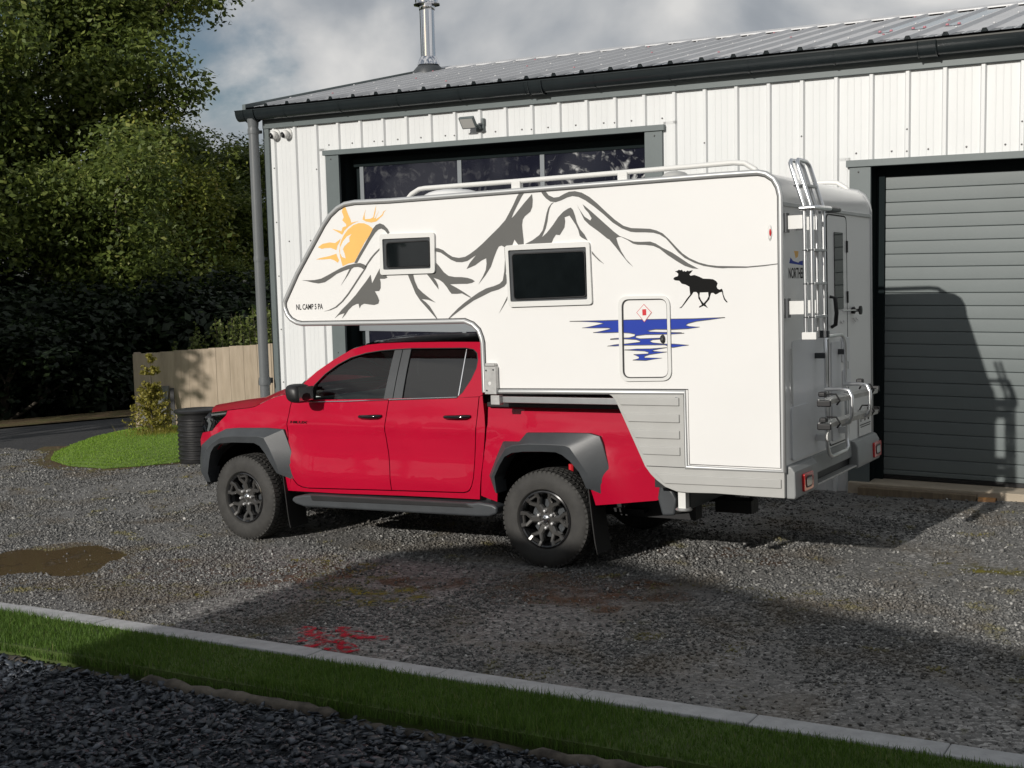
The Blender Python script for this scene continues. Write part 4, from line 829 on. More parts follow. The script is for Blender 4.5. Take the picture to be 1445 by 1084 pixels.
# grey lower skirts
SK = CD['skirt']
for yy, s in ((CY0, -1), (CY1, 1)):
    mb = MB(); mb.prism(SK, lambda a, b, d: (a, yy + s * d, b), .010, -.05); sk = c_(mb, 'skirt', M['skirt_grey'], bevel=.004)
    # pressed ribs
    def sx(zv):   # slanted leading edge of the skirt
        E = [(0.713, 1.333), (0.773, 1.207), (0.849, 1.046), (0.936, 0.86)]
        for (x0, z0), (x1, z1) in zip(E, E[1:]):
            if z1 <= zv <= z0: return x0 + (x1 - x0) * (z0 - zv) / (z0 - z1)
        return .713 if zv > 1.333 else .95
    for zt in (1.365, 1.245, 1.128, 1.010):
        zb = zt - .060; a = sx(zt) + .020; b = sx(zb) + .020
        mb = MB(); Q = [(a, zt), (1.215, zt), (1.215, zb), (b + .01, zb)]
        mb.prism(Q, lambda p, q, d: (p, yy + s * d, q), .022, .008); c_(mb, 'pressed_rib', M['skirt_grey'], sk, bevel=.005, seg=2)
    mb = MB(); Q = [(1.02, .815), (1.955, .815), (1.955, .752), (1.09, .745)]; mb.prism(Q, lambda p, q, d: (p, yy + s * d, q), .022, .008); c_(mb, 'pressed_rib', M['skirt_grey'], sk, bevel=.005)
    mb = MB(); mb.box(.95, 1.245, min(yy + s * .0105, yy + s * .012), max(yy + s * .0105, yy + s * .012), .862, .867); c_(mb, 'panel_joint', M['seal'], sk)
    mb = MB(); mb.lathe([(0, .022), (.016, .020), (.020, .008)], (1.195, yy, 1.352), 'Y', 16) if s > 0 else mb.lathe([(0, -.022), (.016, -.020), (.020, -.008)], (1.195, yy, 1.352), 'Y', 16); c_(mb, 'lock', M['chrome'], sk)

# graphics (flat printed film)
def decal(name, keys, m, y=CY0 - .0012):
    bms = []
    root = None; me = bpy.data.meshes.new(name); bmx = bmesh.new()
    for k in keys:
        loops = [CD[k]] + ([CD['moosehole']] if k == 'moose' else [])
        bm = fill_poly(loops)
        if k not in ('diamond', 'diamark'): pass
        for v in bm.verts: v.co.y = y
        tmp = bpy.data.meshes.new('t'); bm.to_mesh(tmp); bm.free(); bmx.from_mesh(tmp); bpy.data.meshes.remove(tmp)
    for f in bmx.faces:
        f.normal_update()
        if f.normal.y > 0: f.normal_flip()
    bmx.to_mesh(me); bmx.free()
    return link(name, me, m, CAMP)
decal('mountain_graphic', ['m%d' % i for i in range(1, 14)], M['decal_grey'], CY0 - .0020)
decal('sun_graphic', ['sun', 'ray1', 'ray2', 'ray3', 'ray4'], M['decal_orange'])
decal('sun_highlight', ['crescent'], M['camper_white'], CY0 - .0022)
decal('moose_graphic', ['moose'], M['decal_black'])
decal('lake_graphic', ['lake1', 'lake2'], M['decal_blue'], CY0 - .0020)
# thin grey keyline round the lake shapes
mb = MB()
for k in ('lake1', 'lake2'):
    mb.tube([(a, CY0 - .0010, b) for a, b in CD[k]], .0028, 5, closed=True)
c_(mb, 'lake_outline', M['decal_grey'], smooth=60)
dm = flat('hazard_diamond', [CD['diamond']], CY0 - .0030, M['decal_red'])
flat('diamond_field', [offset_poly(CD['diamond'], .0035 if area2(CD['diamond']) > 0 else -.0035)], CY0 - .0038, M['camper_white'], dm)
flat('diamond_symbol', [[(a, b) for a, b in CD['diamark']]], CY0 - .0046, M['decal_red'], dm)

def text_mesh(body, fn, w_, h_, name, m, parent, bold=0.0):
    """lettering as a flat mesh, fitted to w_ x h_; fn(u,v) -> point"""
    cu = bpy.data.curves.new(name, 'FONT'); cu.body = body; cu.offset = bold; cu.resolution_u = 3; cu.fill_mode = 'FRONT'
    ob = bpy.data.objects.new('tmp_text', cu); COL.objects.link(ob)
    dg = bpy.context.evaluated_depsgraph_get(); me = bpy.data.meshes.new_from_object(ob.evaluated_get(dg))
    bpy.data.objects.remove(ob); bpy.data.curves.remove(cu)
    xs = [v.co.x for v in me.vertices]; ys = [v.co.y for v in me.vertices]
    x0, x1, y0, y1 = min(xs), max(xs), min(ys), max(ys)
    for v in me.vertices: v.co = Vector(fn((v.co.x - x0) / (x1 - x0) * w_, (v.co.y - y0) / (y1 - y0) * h_))
    me.update(); me.name = name
    return link(name, me, m, parent)
text_mesh('NL CAMP 5 PA', lambda u, v: (-2.272 + u, CY0 - .0012, 2.060 + v), .288, .048, 'model_lettering', M['decal_black'], CAMP, .02)

# side windows
for key in ('win1', 'win2'):
    fr = skin('window', [round_quad(CD[key], .028), round_quad(CD[key + 'o'], .012)], yconst(CY0 - .022), M['frame_white'], CAMP, thick=.022, grid=False, smooth=20)
    flat('gasket', [offset_poly(CD[key + 'o'], -.004 if area2(CD[key + 'o']) > 0 else .004)], CY0 - .006, M['plastic_dark'], fr)
    Q = round_quad(CD[key + 'g'], .022); cx = sum(p[0] for p in Q) / len(Q); cz = sum(p[1] for p in Q) / len(Q)
    bm = fill_poly([Q]); 
    g = skin('pane', [Q], yconst(CY0 - .016), M['acrylic'], fr, thick=.012, grid=False, smooth=20)
    mb = MB(); mb.tube([(a, CY0 - .015, b) for a, b in offset_poly(Q, -.006 if area2(Q) > 0 else .006)], .005, 6, closed=True); c_(mb, 'pane_edge', M['plastic_black'], fr)
    bm.free()
# service hatch
hf = skin('hatch_frame', [round_quad(CD['hatch'], .075, 8), round_quad(CD['hatchi'], .060, 8)], yconst(CY0 - .016), M['frame_white'], CAMP, thick=.016, grid=False, smooth=20)
mb = MB(); Q = round_quad(CD['hatchi'], .060, 8); mb.tube([(a, CY0 - .004, b) for a, b in offset_poly(Q, .004 if area2(Q) > 0 else -.004)], .004, 6, closed=True); c_(mb, 'hatch_seal', M['seal'], hf)
mb = MB(); mb.lathe([(0, -.020), (.012, -.020), (.018, -.015), (.019, 0)], (1.097, CY0, 1.782), 'Y', 18); hl = c_(mb, 'hatch_latch', M['plastic_black'], hf)
for v in hl.data.vertices: v.co.z = 1.782 + (v.co.z - 1.782) * 1.6
mb = MB(); mb.lathe([(0, -.0225), (.009, -.0220), (.010, -.019)], (1.097, CY0, 1.782), 'Y', 14); c_(mb, 'latch_button', M['chrome'], hf)
# side marker lamp
mb = MB(); mb.lathe([(0, -.012), (.012, -.010), (.017, 0)], (1.900, CY0, 2.494), 'Y', 18); sm = c_(mb, 'side_marker', M['frame_white'])
for v in sm.data.vertices: v.co.z = 2.494 + (v.co.z - 2.494) * 3.4
mb = MB(); mb.lathe([(0, -.016), (.006, -.014), (.009, -.006)], (1.905, CY0, 2.494), 'Y', 14); ml = c_(mb, 'lens', M['lamp_red'], sm)
for v in ml.data.vertices: v.co.z = 2.494 + (v.co.z - 2.494) * 3.6

# roof rails, vents
for yy in (CY0 + .03, CY1 - .03):
    mb = MB(); mb.tube([(-1.105, yy, 2.915), (-1.06, yy, 2.955), (-.985, yy, 2.988), (-.93, yy, 2.992), (-.08, yy, 2.985), (.80, yy, 2.983), (1.64, yy, 2.985), (1.72, yy, 2.975), (1.79, yy, 2.93), (1.825, yy, 2.885)], .019, 12)
    rl = c_(mb, 'roof_rail', M['frame_white'], smooth=60)
    for xx in (-.085, .805):
        c_(MB().box(xx - .04, xx + .04, yy - .026, yy + .026, 2.90, 2.988), 'rail_bracket', M['frame_white'], rl, bevel=.008)
mb = MB()
def dome(cx, cy, rx, ry, z0, h): 
    return lambda a, b: (cx + rx * math.cos(2 * math.pi * b) * math.sin(math.pi / 2 * a) ** .6, cy + ry * math.sin(2 * math.pi * b) * math.sin(math.pi / 2 * a) ** .6, z0 + h * math.cos(math.pi / 2 * a) ** .8)
c_(MB().grid(dome(-1.36, .95, .30, .30, 2.90, .17), 8, 28), 'skylight', M['camper_white'], smooth=180)
c_(MB().grid(dome(.76, .95, .13, .16, 2.90, .165), 8, 24), 'roof_vent', M['skirt_grey'], smooth=180)

# rear wall -----------------------------------------------------------------
def rear_panel(name, Q, x0, x1, m, parent=None, r=0.0, **k):
    P = round_quad(Q, r) if r else Q
    mb = MB(); mb.prism(P, lambda a, b, d: (d, a, b), x0, x1); return c_(mb, name, m, parent, **k)
M['camper_rear'] = mat('camper_rear', (0.66, 0.67, 0.68), 0.4, var=0.02, scale=2)
c_(MB().box(CXR, CXR + .016, CY0 + .02, CY1 - .02, 2.668, 2.698), 'rear_strip', M['alu_trim'], bevel=.005)
rd = rear_panel('entry_door', [(.88, .93), (1.385, .93), (1.385, 2.645), (.88, 2.645)], CXR - .004, CXR + .010, M['camper_white'], None, .05, smooth=20)
mb = MB(); mb.tube([(CXR + .008, a, b) for a, b in round_quad([(.872, .922), (1.393, .922), (1.393, 2.653), (.872, 2.653)], .055)], .0045, 6, closed=True); c_(mb, 'door_seal', M['seal'], rd)
dw = rear_panel('door_window', [(1.05, 1.94), (1.275, 1.94), (1.275, 2.525), (1.05, 2.525)], CXR + .010, CXR + .016, M['acrylic'], rd, .012)
for zz in (2.42, 2.03): c_(MB().box(CXR + .004, CXR + .022, 1.376, 1.396, zz - .045, zz + .045), 'hinge', M['plastic_black'], rd)
c_(MB().tube([(CXR + .012, .93, 2.04), (CXR + .05, .93, 2.03), (CXR + .055, .945, 1.92), (CXR + .045, .95, 1.83), (CXR + .012, .95, 1.81)], [.012, .016, .016, .016, .012], 10), 'door_handle', M['plastic_black'], rd, smooth=60)
mb = MB(); mb.lathe([(.025, 0), (.03, .02), (.012, .03), (.012, .055), (.034, .06), (.034, .075), (0, .08)], (CXR, 1.56, 1.922), 'X', 16); dh = c_(mb, 'door_retainer', M['plastic_black'])
c_(MB().tube([(CXR + .05, 1.12, 1.93), (CXR + .055, 1.55, 1.922)], .006, 8), 'retainer_rod', M['chrome'], dh)
for yy in (1.24, 1.62): c_(MB().tube([(CXR + .002, yy - .04, 1.86), (CXR + .02, yy - .04, 1.835), (CXR + .02, yy + .04, 1.835), (CXR + .002, yy + .04, 1.86)], .005, 6), 'grab_hook', M['frame_white'])
# shallow relief panels and hatches
rear_panel('rear_hatch', [(.0, .925), (.38, .925), (.38, 1.295), (.0, 1.295)], CXR - .004, CXR + .012, M['camper_rear'], None, .03)
rear_panel('rear_panel', [(.05, .92), (.83, .92), (.83, 1.75), (.05, 1.75)], CXR - .004, CXR + .005, M['camper_rear'], None, .02)
c_(MB().box(CXR + .006, CXR + .022, -.005, .012, 1.32, 1.70), 'panel_hinge', M['frame_white'], bevel=.003)
for y0, y1, z0, z1 in ((1.20, 1.40, 1.53, 1.72), (1.22, 1.42, 1.33, 1.47), (.92, 1.15, .95, 1.70)):
    rear_panel('cover_plate', [(y0, z0), (y1, z0), (y1, z1), (y0, z1)], CXR + .009, CXR + .024, M['camper_rear'], rd, .02, bevel=.004)
# small emblem: sun over waves, lettering under it
rear_panel('emblem_sun', [(.16, 2.32), (.21, 2.33), (.25, 2.42), (.22, 2.43), (.18, 2.37), (.10, 2.40), (.14, 2.35)], CXR - .001, CXR + .0015, M['decal_orange'])
rear_panel('emblem_wave', [(.02, 2.285), (.32, 2.272), (.33, 2.305), (.25, 2.300), (.22, 2.29), (.10, 2.302), (.05, 2.325)], CXR - .001, CXR + .0015, M['decal_blue'])
text_mesh('NORTHERN', lambda u, v: (CXR + .0015, .005 + u, 2.180 + v), .40, .075, 'rear_lettering', M['decal_black'], CAMP, .015)
# bumper with lamps
mb = MB(); mb.prism([(CXR - .02, .672), (CXR + .055, .672), (CXR + .060, .70), (CXR + .055, .86), (CXR + .03, .895), (CXR - .02, .905)], lambda a, b, d: (a, d, b), CY0 + .03, .42)
mb.prism([(CXR - .02, .672), (CXR + .055, .672), (CXR + .060, .70), (CXR + .055, .84), (CXR + .03, .885), (CXR - .02, .895)], lambda a, b, d: (a, d, b), 1.48, CY1 + .01)
mb.prism([(CXR - .02, .760), (CXR + .010, .760), (CXR + .005, .90), (CXR - .02, .905)], lambda a, b, d: (a, d, b), .42, 1.48)
M['bumper_grey'] = mat('bumper_grey', (.26, .27, .27), .4, var=.05)
bp = c_(mb, 'rear_bumper', M['bumper_grey'], bevel=.012)
c_(MB().box(CXR - .02, CXR + .05, .44, 1.46, .690, .704), 'step_tread', M['galv'], bp, bevel=.004)
for yc in (.155, 2.02):
    q = lambda hy, hz: [(yc - hy, .765 - hz), (yc + hy, .765 - hz), (yc + hy, .765 + hz), (yc - hy, .765 + hz)]
    tl = rear_panel('tail_lamp', q(.105, .062), CXR + .055, CXR + .075, M['lamp_red'], None, .015, bevel=.004)
    rear_panel('reflector_ring', q(.068, .040), CXR + .074, CXR + .078, M['plastic_black'], tl, .03)
    rear_panel('lens', q(.056, .028), CXR + .077, CXR + .081, M['lamp_clear'], tl, .02)
# registration plate: characters are not legible
npl = rear_panel('number_plate', [(1.70, .90), (2.07, .90), (2.07, 1.12), (1.70, 1.12)], CXR + .001, CXR + .008, M['frame_white'])
mb = MB()
for i, (a, b) in enumerate(((1.74, .018), (1.79, .02), (1.855, .03), (1.91, .018), (1.96, .035), (2.01, .02))): mb.box(CXR + .008, CXR + .0095, a, a + b, 1.015 + (.02 if i % 2 else 0), 1.095)
mb.box(CXR + .008, CXR + .0095, 1.72, 2.04, .985, .992); mb.box(CXR + .008, CXR + .0095, 1.74, 2.03, .968, .974); c_(mb, 'plate_characters', M['decal_black'], npl)

# ladder: two nested folded sections on stand-off arms
LAD = None
def ladder_section(xa, y0, y1, name):
    x0 = xa
    def rail(y): return [(x0, y, 1.80), (x0, y, 2.64), (x0 - .004, y, 2.67), (x0 - .085, y, 2.93)]
    top = [(x0 - .093, y0 + .008, 2.955), (x0 - .10, y0 + .05, 2.975), (x0 - .10, y1 - .05, 2.975), (x0 - .093, y1 - .008, 2.955)]
    path = rail(y0) + top + rail(y1)[::-1]
    return path
mb = MB(); mb.tube(ladder_section(2.125, -.085, .185, 'a'), .0145, 10); LAD = c_(mb, 'ladder', M['alu'], smooth=60)
mb = MB(); mb.tube(ladder_section(2.172, -.085, .185, 'b'), .0145, 10); c_(mb, 'ladder_section', M['alu'], LAD, smooth=60)
for xa in (2.125, 2.172):
    for zz in (1.915, 2.14, 2.365, 2.80):
        xx = xa - (.055 if zz > 2.7 else 0)
        c_(MB().box(xx - .012, xx + .020, -.085, .185, zz - .008, zz + .010), 'rung', M['alu_trim'], LAD, bevel=.003)
        for yy in (-.085, .185):
            c_(MB().lathe([(.0150, -.004), (.0165, -.003), (.0165, .003), (.0150, .004)], (xx, yy, zz), 'Z', 10), 'rail_band', M['plastic_dark'], LAD)
c_(MB().tube([(2.10, -.10, 2.645), (2.19, -.10, 2.645), (2.20, .0, 2.648), (2.20, .25, 2.652)], .017, 10), 'ladder_bar', M['alu'], LAD, smooth=60)
c_(MB().tube([(2.20, .25, 2.652), (2.19, .50, 2.655), (2.0, .52, 2.655)], .018, 10), 'bar_grip', M['plastic_dark'], LAD, smooth=60)
for zz in (1.985, 2.56):
    c_(MB().box(CXR, 2.115, -.088, -.080, zz - .048, zz + .042), 'stand_off_arm', M['frame_white'], LAD)
    c_(MB().box(CXR, 2.115, .180, .188, zz - .048, zz + .042), 'stand_off_arm', M['frame_white'], LAD)
    c_(MB().box(CXR, CXR + .03, -.115, -.05, zz - .07, zz + .06), 'arm_foot', M['plastic_dark'], LAD)
c_(MB().box(2.10, 2.20, -.105, -.068, 1.765, 1.815), 'ladder_foot', M['frame_white'], LAD, bevel=.004)
c_(MB().box(2.10, 2.20, .168, .205, 1.765, 1.815), 'ladder_foot', M['plastic_dark'], LAD, bevel=.004)

# folded bicycle rack
mb = MB(); xa = 2.06
loop = [(xa, .57, 1.62), (xa, .585, .96), (xa + .01, .60, .90), (xa + .01, .66, .875), (xa + .01, 1.02, .875), (xa + .01, 1.08, .90), (xa, 1.09, .97), (xa, 1.08, 1.68), (xa - .01, 1.06, 1.735), (xa - .01, 1.0, 1.755), (xa - .01, .68, 1.755), (xa - .01, .60, 1.735), (xa, .57, 1.66)]
mb.tube(loop, .0145, 10, closed=True); RK = c_(mb, 'bicycle_rack', M['alu'], smooth=60)
for zz, dz in ((1.325, 0.0), (1.165, 0.0)):
    mb = MB(); mb.prism([(2.165, zz - .022), (2.235, zz - .022), (2.245, zz + .012), (2.238, zz + .012), (2.225, zz - .012), (2.175, zz - .012), (2.162, zz + .012), (2.155, zz + .012)], lambda a, b, d: (a, d, b + (d - .6) * -.02), .06, 1.32)
    wr = c_(mb, 'wheel_rail', M['galv'], RK)
    for yy in (.05, 1.33): c_(MB().box(2.152, 2.248, yy - .015, yy + .012, zz - .026, zz + .018), 'rail_end', M['plastic_black'], wr, bevel=.008)
    for yy in (.22, 1.12):
        mb = MB(); mb.tube([(2.15, yy, zz + .01), (2.17, yy, zz + .045), (2.23, yy + .01, zz + .045), (2.255, yy + .02, zz + .0), (2.23, yy + .03, zz - .03)], .007, 6); c_(mb, 'strap', M['plastic_black'], wr)
for yy in (.47, .95):
    mb = MB(); mb.tube([(2.20, yy, 1.13), (2.255, yy, 1.15), (2.275, yy, 1.20), (2.275, yy, 1.33), (2.255, yy, 1.375), (2.19, yy + .02, 1.385), (2.07, yy + .05, 1.38)], .014, 10); c_(mb, 'support_arm', M['alu'], RK, smooth=60)
for yy in (.57, 1.09):
    c_(MB().box(CXR, 2.06, yy - .02, yy + .02, 1.00, 1.05), 'rack_mount', M['alu'], RK, bevel=.004); c_(MB().box(CXR, 2.06, yy - .02, yy + .02, 1.60, 1.64), 'rack_mount', M['plastic_dark'], RK, bevel=.004)
mb = MB(); mb.lathe([(0, .0), (.034, .0), (.034, .02), (0, .022)], (2.055, .57, 1.03), 'X', 12); c_(mb, 'rack_clamp', M['frame_white'], RK)
for yy, zz in ((.10, 1.38), (.12, 1.20), (1.05, 1.40)): c_(MB().box(2.15, 2.20, yy - .028, yy + .028, zz - .018, zz + .018), 'strap_buckle', M['plastic_black'], RK, bevel=.01)

# jack brackets, tie bar and rear leg
for yy, s in ((CY0, -1), (CY1, 1)):
    jb = c_(MB().box(-.388, -.283, min(yy, yy + s * .045), max(yy, yy + s * .045), 1.370, 1.585), 'jack_bracket', M['galv'], bevel=.004)
    c_(MB().box(-.378, -.293, min(yy, yy + s * .05), max(yy, yy + s * .05), 1.585, 1.610), 'bracket_cap', M['galv'], jb, bevel=.006)
    for a, b in ((-.37, 1.555), (-.305, 1.56), (-.368, 1.40)): c_(MB().lathe([(0, s * .052), (.006, s * .051), (.008, s * .044)], (a, yy, b), 'Y', 8), 'bolt', M['plastic_dark'], jb)
    c_(MB().lathe([(0, s * .047), (.014, s * .0465), (.015, s * .044)], (-.34, yy, 1.455), 'Y', 12), 'bracket_hole', M['frame_white'], jb)
    c_(MB().box(-.347, -.267, min(yy + .03 * -s, yy + s * .03), max(yy + .03 * -s, yy + s * .03), 1.288, 1.362), 'jack_socket', M['galv'], jb, bevel=.004)
    c_(MB().box(-.266, .86, min(yy - s * .06, yy - s * .01), max(yy - s * .06, yy - s * .01), 1.302, 1.350), 'tie_bar', M['alu'], jb, bevel=.003)
    lg = c_(MB().box(1.176, 1.234, min(yy + s * -.02, yy + s * -.09), max(yy + s * -.02, yy + s * -.09), .56, .71), 'rear_leg', M['frame_white'], bevel=.003)
    c_(MB().lathe([(.0, 0), (.058, 0), (.062, .008), (.05, .02), (0, .022)], (1.205, yy - s * .055, .545), 'Z', 18), 'foot_plate', M['galv'], lg)
# ================================================================ red double-cab pickup
TC = 1.0                                    # centre line
TRK = empty('pickup_truck', (-1.5, 1.0, 0.0), 'red double cab pickup with dark wheel arch flares and black alloy wheels', 'pickup')
def t_(mb, name, m, parent=None, **k): return mb.build(name, m, parent or TRK, **k)
def ybz(z):
    if z >= 1.10: return .09 + (z - 1.10) * .20 + .16 * (z - 1.10) ** 2
    if z >= .9: return .065 + (z - .9) * .125
    if z >= .5: return .065
    return .065 + (.5 - z) * .12
def sstep(a, b, x): t = min(1, max(0, (x - a) / (b - a))); return t * t * (3 - 2 * t)
def yb(x, z):
    dx = max(0, -3.2 - x)
    y = ybz(z) + .45 * dx * dx
    # shoulder line under the windows, hollow below it, swelling towards the wheel arches
    y -= .012 * math.exp(-((z - 1.06) / .045) ** 2)
    y += .016 * math.exp(-((z - .86) / .13) ** 2) * sstep(-2.7, -2.3, x) * (1 - sstep(-.75, -.5, x))
    y -= .010 * math.exp(-((z - .62) / .07) ** 2) * sstep(-2.6, -2.3, x) * (1 - sstep(-.9, -.6, x))
    for cx in (-3.085, 0.0):
        r = math.hypot((x - cx), (z - .42) * 1.05); y -= .035 * math.exp(-((r - .58) / .12) ** 2) * sstep(.35, .8, z)
    return y
def both(name, loops, m, parent=None, fn=yb, **k):
    a = skin(name, loops, fn, m, parent or TRK, **k)
    b = skin(name, loops, fn, m, parent or TRK, mirror=TC, **k)
    return a, b
def arc(cx, cz, r, a0, a1, n): return [(cx + r * math.cos(R(a0 + (a1 - a0) * i / n)), cz + r * math.sin(R(a0 + (a1 - a0) * i / n))) for i in range(n + 1)]

archF = [(-2.66, .56), (-2.70, .66), (-2.76, .76), (-2.85, .85), (-2.97, .89), (-3.20, .89), (-3.36, .865), (-3.46, .79), (-3.53, .66), (-3.56, .52)]
fender = [(-3.345, 1.158), (-3.206, 1.174), (-3.087, 1.185), (-3.013, 1.198), (-2.953, 1.223), (-2.874, 1.257), (-2.80, 1.285), (-2.70, 1.308), (-2.60, 1.322), (-2.582, 1.30),
          (-2.602, 1.209), (-2.612, 1.099), (-2.615, 1.059), (-2.605, .971), (-2.588, .859), (-2.581, .721), (-2.568, .60), (-2.60, .50), (-2.64, .468)] + archF + \
         [(-3.70, .50), (-3.80, .66), (-3.83, .86), (-3.77, .93), (-3.737, .937), (-3.559, .966), (-3.491, 1.016), (-3.421, 1.061), (-3.354, 1.114)]
both('front_wing', [fender], M['paint_red'], step=.05)
doorF = [(-2.574, 1.296), (-2.594, 1.209), (-2.604, 1.099), (-2.607, 1.059), (-2.597, .971), (-2.580, .859), (-2.573, .721), (-2.553, .62), (-2.53, .565), (-2.497, .53), (-2.45, .512), (-2.379, .505),
         (-1.494, .531), (-1.503, .669), (-1.523, .846), (-1.552, 1.022), (-1.548, 1.144), (-1.538, 1.279), (-2.396, 1.248)]
doorR = [(-1.530, 1.280), (-1.540, 1.144), (-1.544, 1.022), (-1.515, .846), (-1.495, .669), (-1.486, .531), (-.774, .551), (-.735, .56), (-.713, .575), (-.69, .61), (-.672, .673), (-.646, 1.08), (-.645, 1.318), (-.851, 1.309)]
dF = both('front_door', [doorF], M['paint_red'], step=.05)
dR = both('rear_door', [doorR], M['paint_red'], step=.05)
sill = [(-2.635, .466), (-2.057, .470), (-1.385, .488), (-.615, .501), (-.573, .813), (-.556, 1.083), (-.580, 1.20), (-.612, 1.33), (-.637, 1.322), (-.638, 1.08), (-.664, .673), (-.684, .605), (-.708, .566), (-.735, .550), (-.774, .542), (-1.487, .522), (-2.379, .496), (-2.455, .503), (-2.505, .522), (-2.54, .56), (-2.562, .60), (-2.60, .50)]
both('sill', [sill], M['paint_red'], step=.08)
bed = [(-.548, 1.268), (-.535, 1.10), (-.597, .533), (-.455, .490), (-.445, .58), (-.445, .70), (-.375, .83), (-.25, .90), (.10, .912), (.20, .89), (.33, .77), (.38, .66), (.425, .513), (.924, .577), (1.01, .60), (1.02, .9), (1.02, 1.252), (-.42, 1.262)]
both('bed_side', [bed], M['paint_red'], step=.05)
# roof rail, pillars: one frame round the side windows
hole = [(-2.435, 1.268), (-2.355, 1.398), (-2.255, 1.492), (-2.13, 1.574), (-2.002, 1.632), (-1.848, 1.670), (-1.694, 1.690), (-1.551, 1.699), (-1.382, 1.706), (-.839, 1.706), (-.760, 1.695), (-.718, 1.665), (-.701, 1.61), (-.703, 1.546), (-.74, 1.454), (-.806, 1.352), (-.851, 1.313), (-1.40, 1.297), (-1.59, 1.289)]
frame = [(-2.574, 1.302), (-2.46, 1.429), (-2.352, 1.515), (-2.183, 1.617), (-2.013, 1.702), (-1.86, 1.739), (-1.704, 1.752), (-1.462, 1.757), (-1.055, 1.759), (-.687, 1.755), (-.64, 1.74), (-.62, 1.55), (-.612, 1.335), (-.645, 1.322), (-.851, 1.3105), (-1.53, 1.2815), (-2.396, 1.250)]
cf = both('cab_frame', [frame, hole], M['paint_red'], step=.05, thick=.03)
ins = lambda d: (lambda x, z: yb(x, z) + d)
both('front_window', [[(-2.43, 1.258), (-2.36, 1.396), (-2.255, 1.494), (-2.13, 1.577), (-2.002, 1.635), (-1.848, 1.673), (-1.694, 1.693), (-1.553, 1.702), (-1.592, 1.282)]], M['glass_front'], None, ins(.018), thick=0, step=.1)
both('rear_window', [[(-1.384, 1.709), (-.836, 1.709), (-.853, 1.308), (-1.403, 1.298)]], M['glass_tint'], None, ins(.018), thick=0, step=.1)
both('quarter_window', [[(-.826, 1.709), (-.755, 1.698), (-.712, 1.667), (-.696, 1.61), (-.698, 1.546), (-.735, 1.454), (-.803, 1.35), (-.843, 1.312)]], M['glass_tint'], None, ins(.018), thick=0, step=.1)
both('door_pillar', [[(-1.553, 1.700), (-1.474, 1.703), (-1.502, 1.288), (-1.592, 1.283)]], M['plastic_dark'], None, ins(.006), thick=.02, step=.1)
both('door_pillar', [[(-1.466, 1.703), (-1.386, 1.707), (-1.405, 1.292), (-1.494, 1.288)]], M['plastic_dark'], None, ins(.006), thick=.02, step=.1)
def edge_tube(name, pts, r, m, d=0.0, n=6):
    for mir in (False, True):
        mb = MB(); mb.tube([(x, (2 * TC - (yb(x, z) + d)) if mir else yb(x, z) + d, z) for x, z in pts], r, n); t_(mb, name, m, smooth=60)
edge_tube('window_divider', [(-.832, 1.708), (-.848, 1.312)], .007, M['chrome'], .012)
edge_tube('belt_moulding', [(-2.43, 1.252), (-2.0, 1.262), (-1.54, 1.283)], .007, M['chrome'], -.002); edge_tube('belt_moulding', [(-1.53, 1.283), (-1.2, 1.298), (-.852, 1.312)], .007, M['chrome'], -.002)
edge_tube('window_seal', [hole[i] for i in range(0, 9)], .006, M['plastic_black'], .004); edge_tube('window_seal', [hole[i] for i in range(8, 17)], .006, M['plastic_black'], .004)
# roof, windscreen, rear screen
RL = [(-2.013, 1.702), (-1.86, 1.739), (-1.704, 1.752), (-1.462, 1.757), (-1.055, 1.759), (-.687, 1.755), (-.625, 1.742)]
def roofrow(i):
    x, z = RL[i]; y0 = yb(x, z) + .004
    return x, z, y0
mb = MB(); NV = 14
vs = []
for i in range(len(RL)):
    x, z, y0 = roofrow(i)
    for j in range(NV + 1):
        t = j / NV; y = y0 + (2 * TC - 2 * y0) * t; c = 1 - (2 * t - 1) ** 2
        vs.append((x - (.10 * c if i == 0 else .05 * c if i == 1 else 0), y, z + .050 * c ** .8 + (.006 if 0 < i < len(RL) - 1 else 0)))
mb.add(vs, [(i * (NV + 1) + j, (i + 1) * (NV + 1) + j, (i + 1) * (NV + 1) + j + 1, i * (NV + 1) + j + 1) for i in range(len(RL) - 1) for j in range(NV)]); t_(mb, 'roof', M['gloss_black'], smooth=60)
mb = MB(); vs = []
top = [(-2.013, 1.702), (-2.46, 1.429), (-2.59, 1.318)]
for i in range(9):
    u = i / 8; 
    a, b = (top[0], top[1]) if u < .75 else (top[1], top[2]); q = u / .75 if u < .75 else (u - .75) / .25
    x = a[0] + (b[0] - a[0]) * q; z = a[1] + (b[1] - a[1]) * q; y0 = yb(x, z) + .012
    for j in range(NV + 1):
        t = j / NV; y = y0 + (2 * TC - 2 * y0) * t; c = 1 - (2 * t - 1) ** 2
        vs.append((x - (.10 + .20 * u) * c ** .7, y, z + .050 * c ** .8 * (1 - u) + .012 * u * c))
mb.add(vs, [(i * (NV + 1) + j, (i + 1) * (NV + 1) + j, (i + 1) * (NV + 1) + j + 1, i * (NV + 1) + j + 1) for i in range(8) for j in range(NV)]); t_(mb, 'windscreen', M['glass_screen'], smooth=180)
t_(MB().grid(lambda a, b: (-.60 - .02 * b, .20 + 1.6 * a, 1.26 + .46 * b), 6, 4), 'rear_screen', M['glass_tint'], smooth=180)
mb = MB(); mb.grid(lambda a, b: (-.565 - .0 * b, .10 + 1.8 * a, .55 + .72 * b), 4, 4); t_(mb, 'cab_back', M['paint_red'])
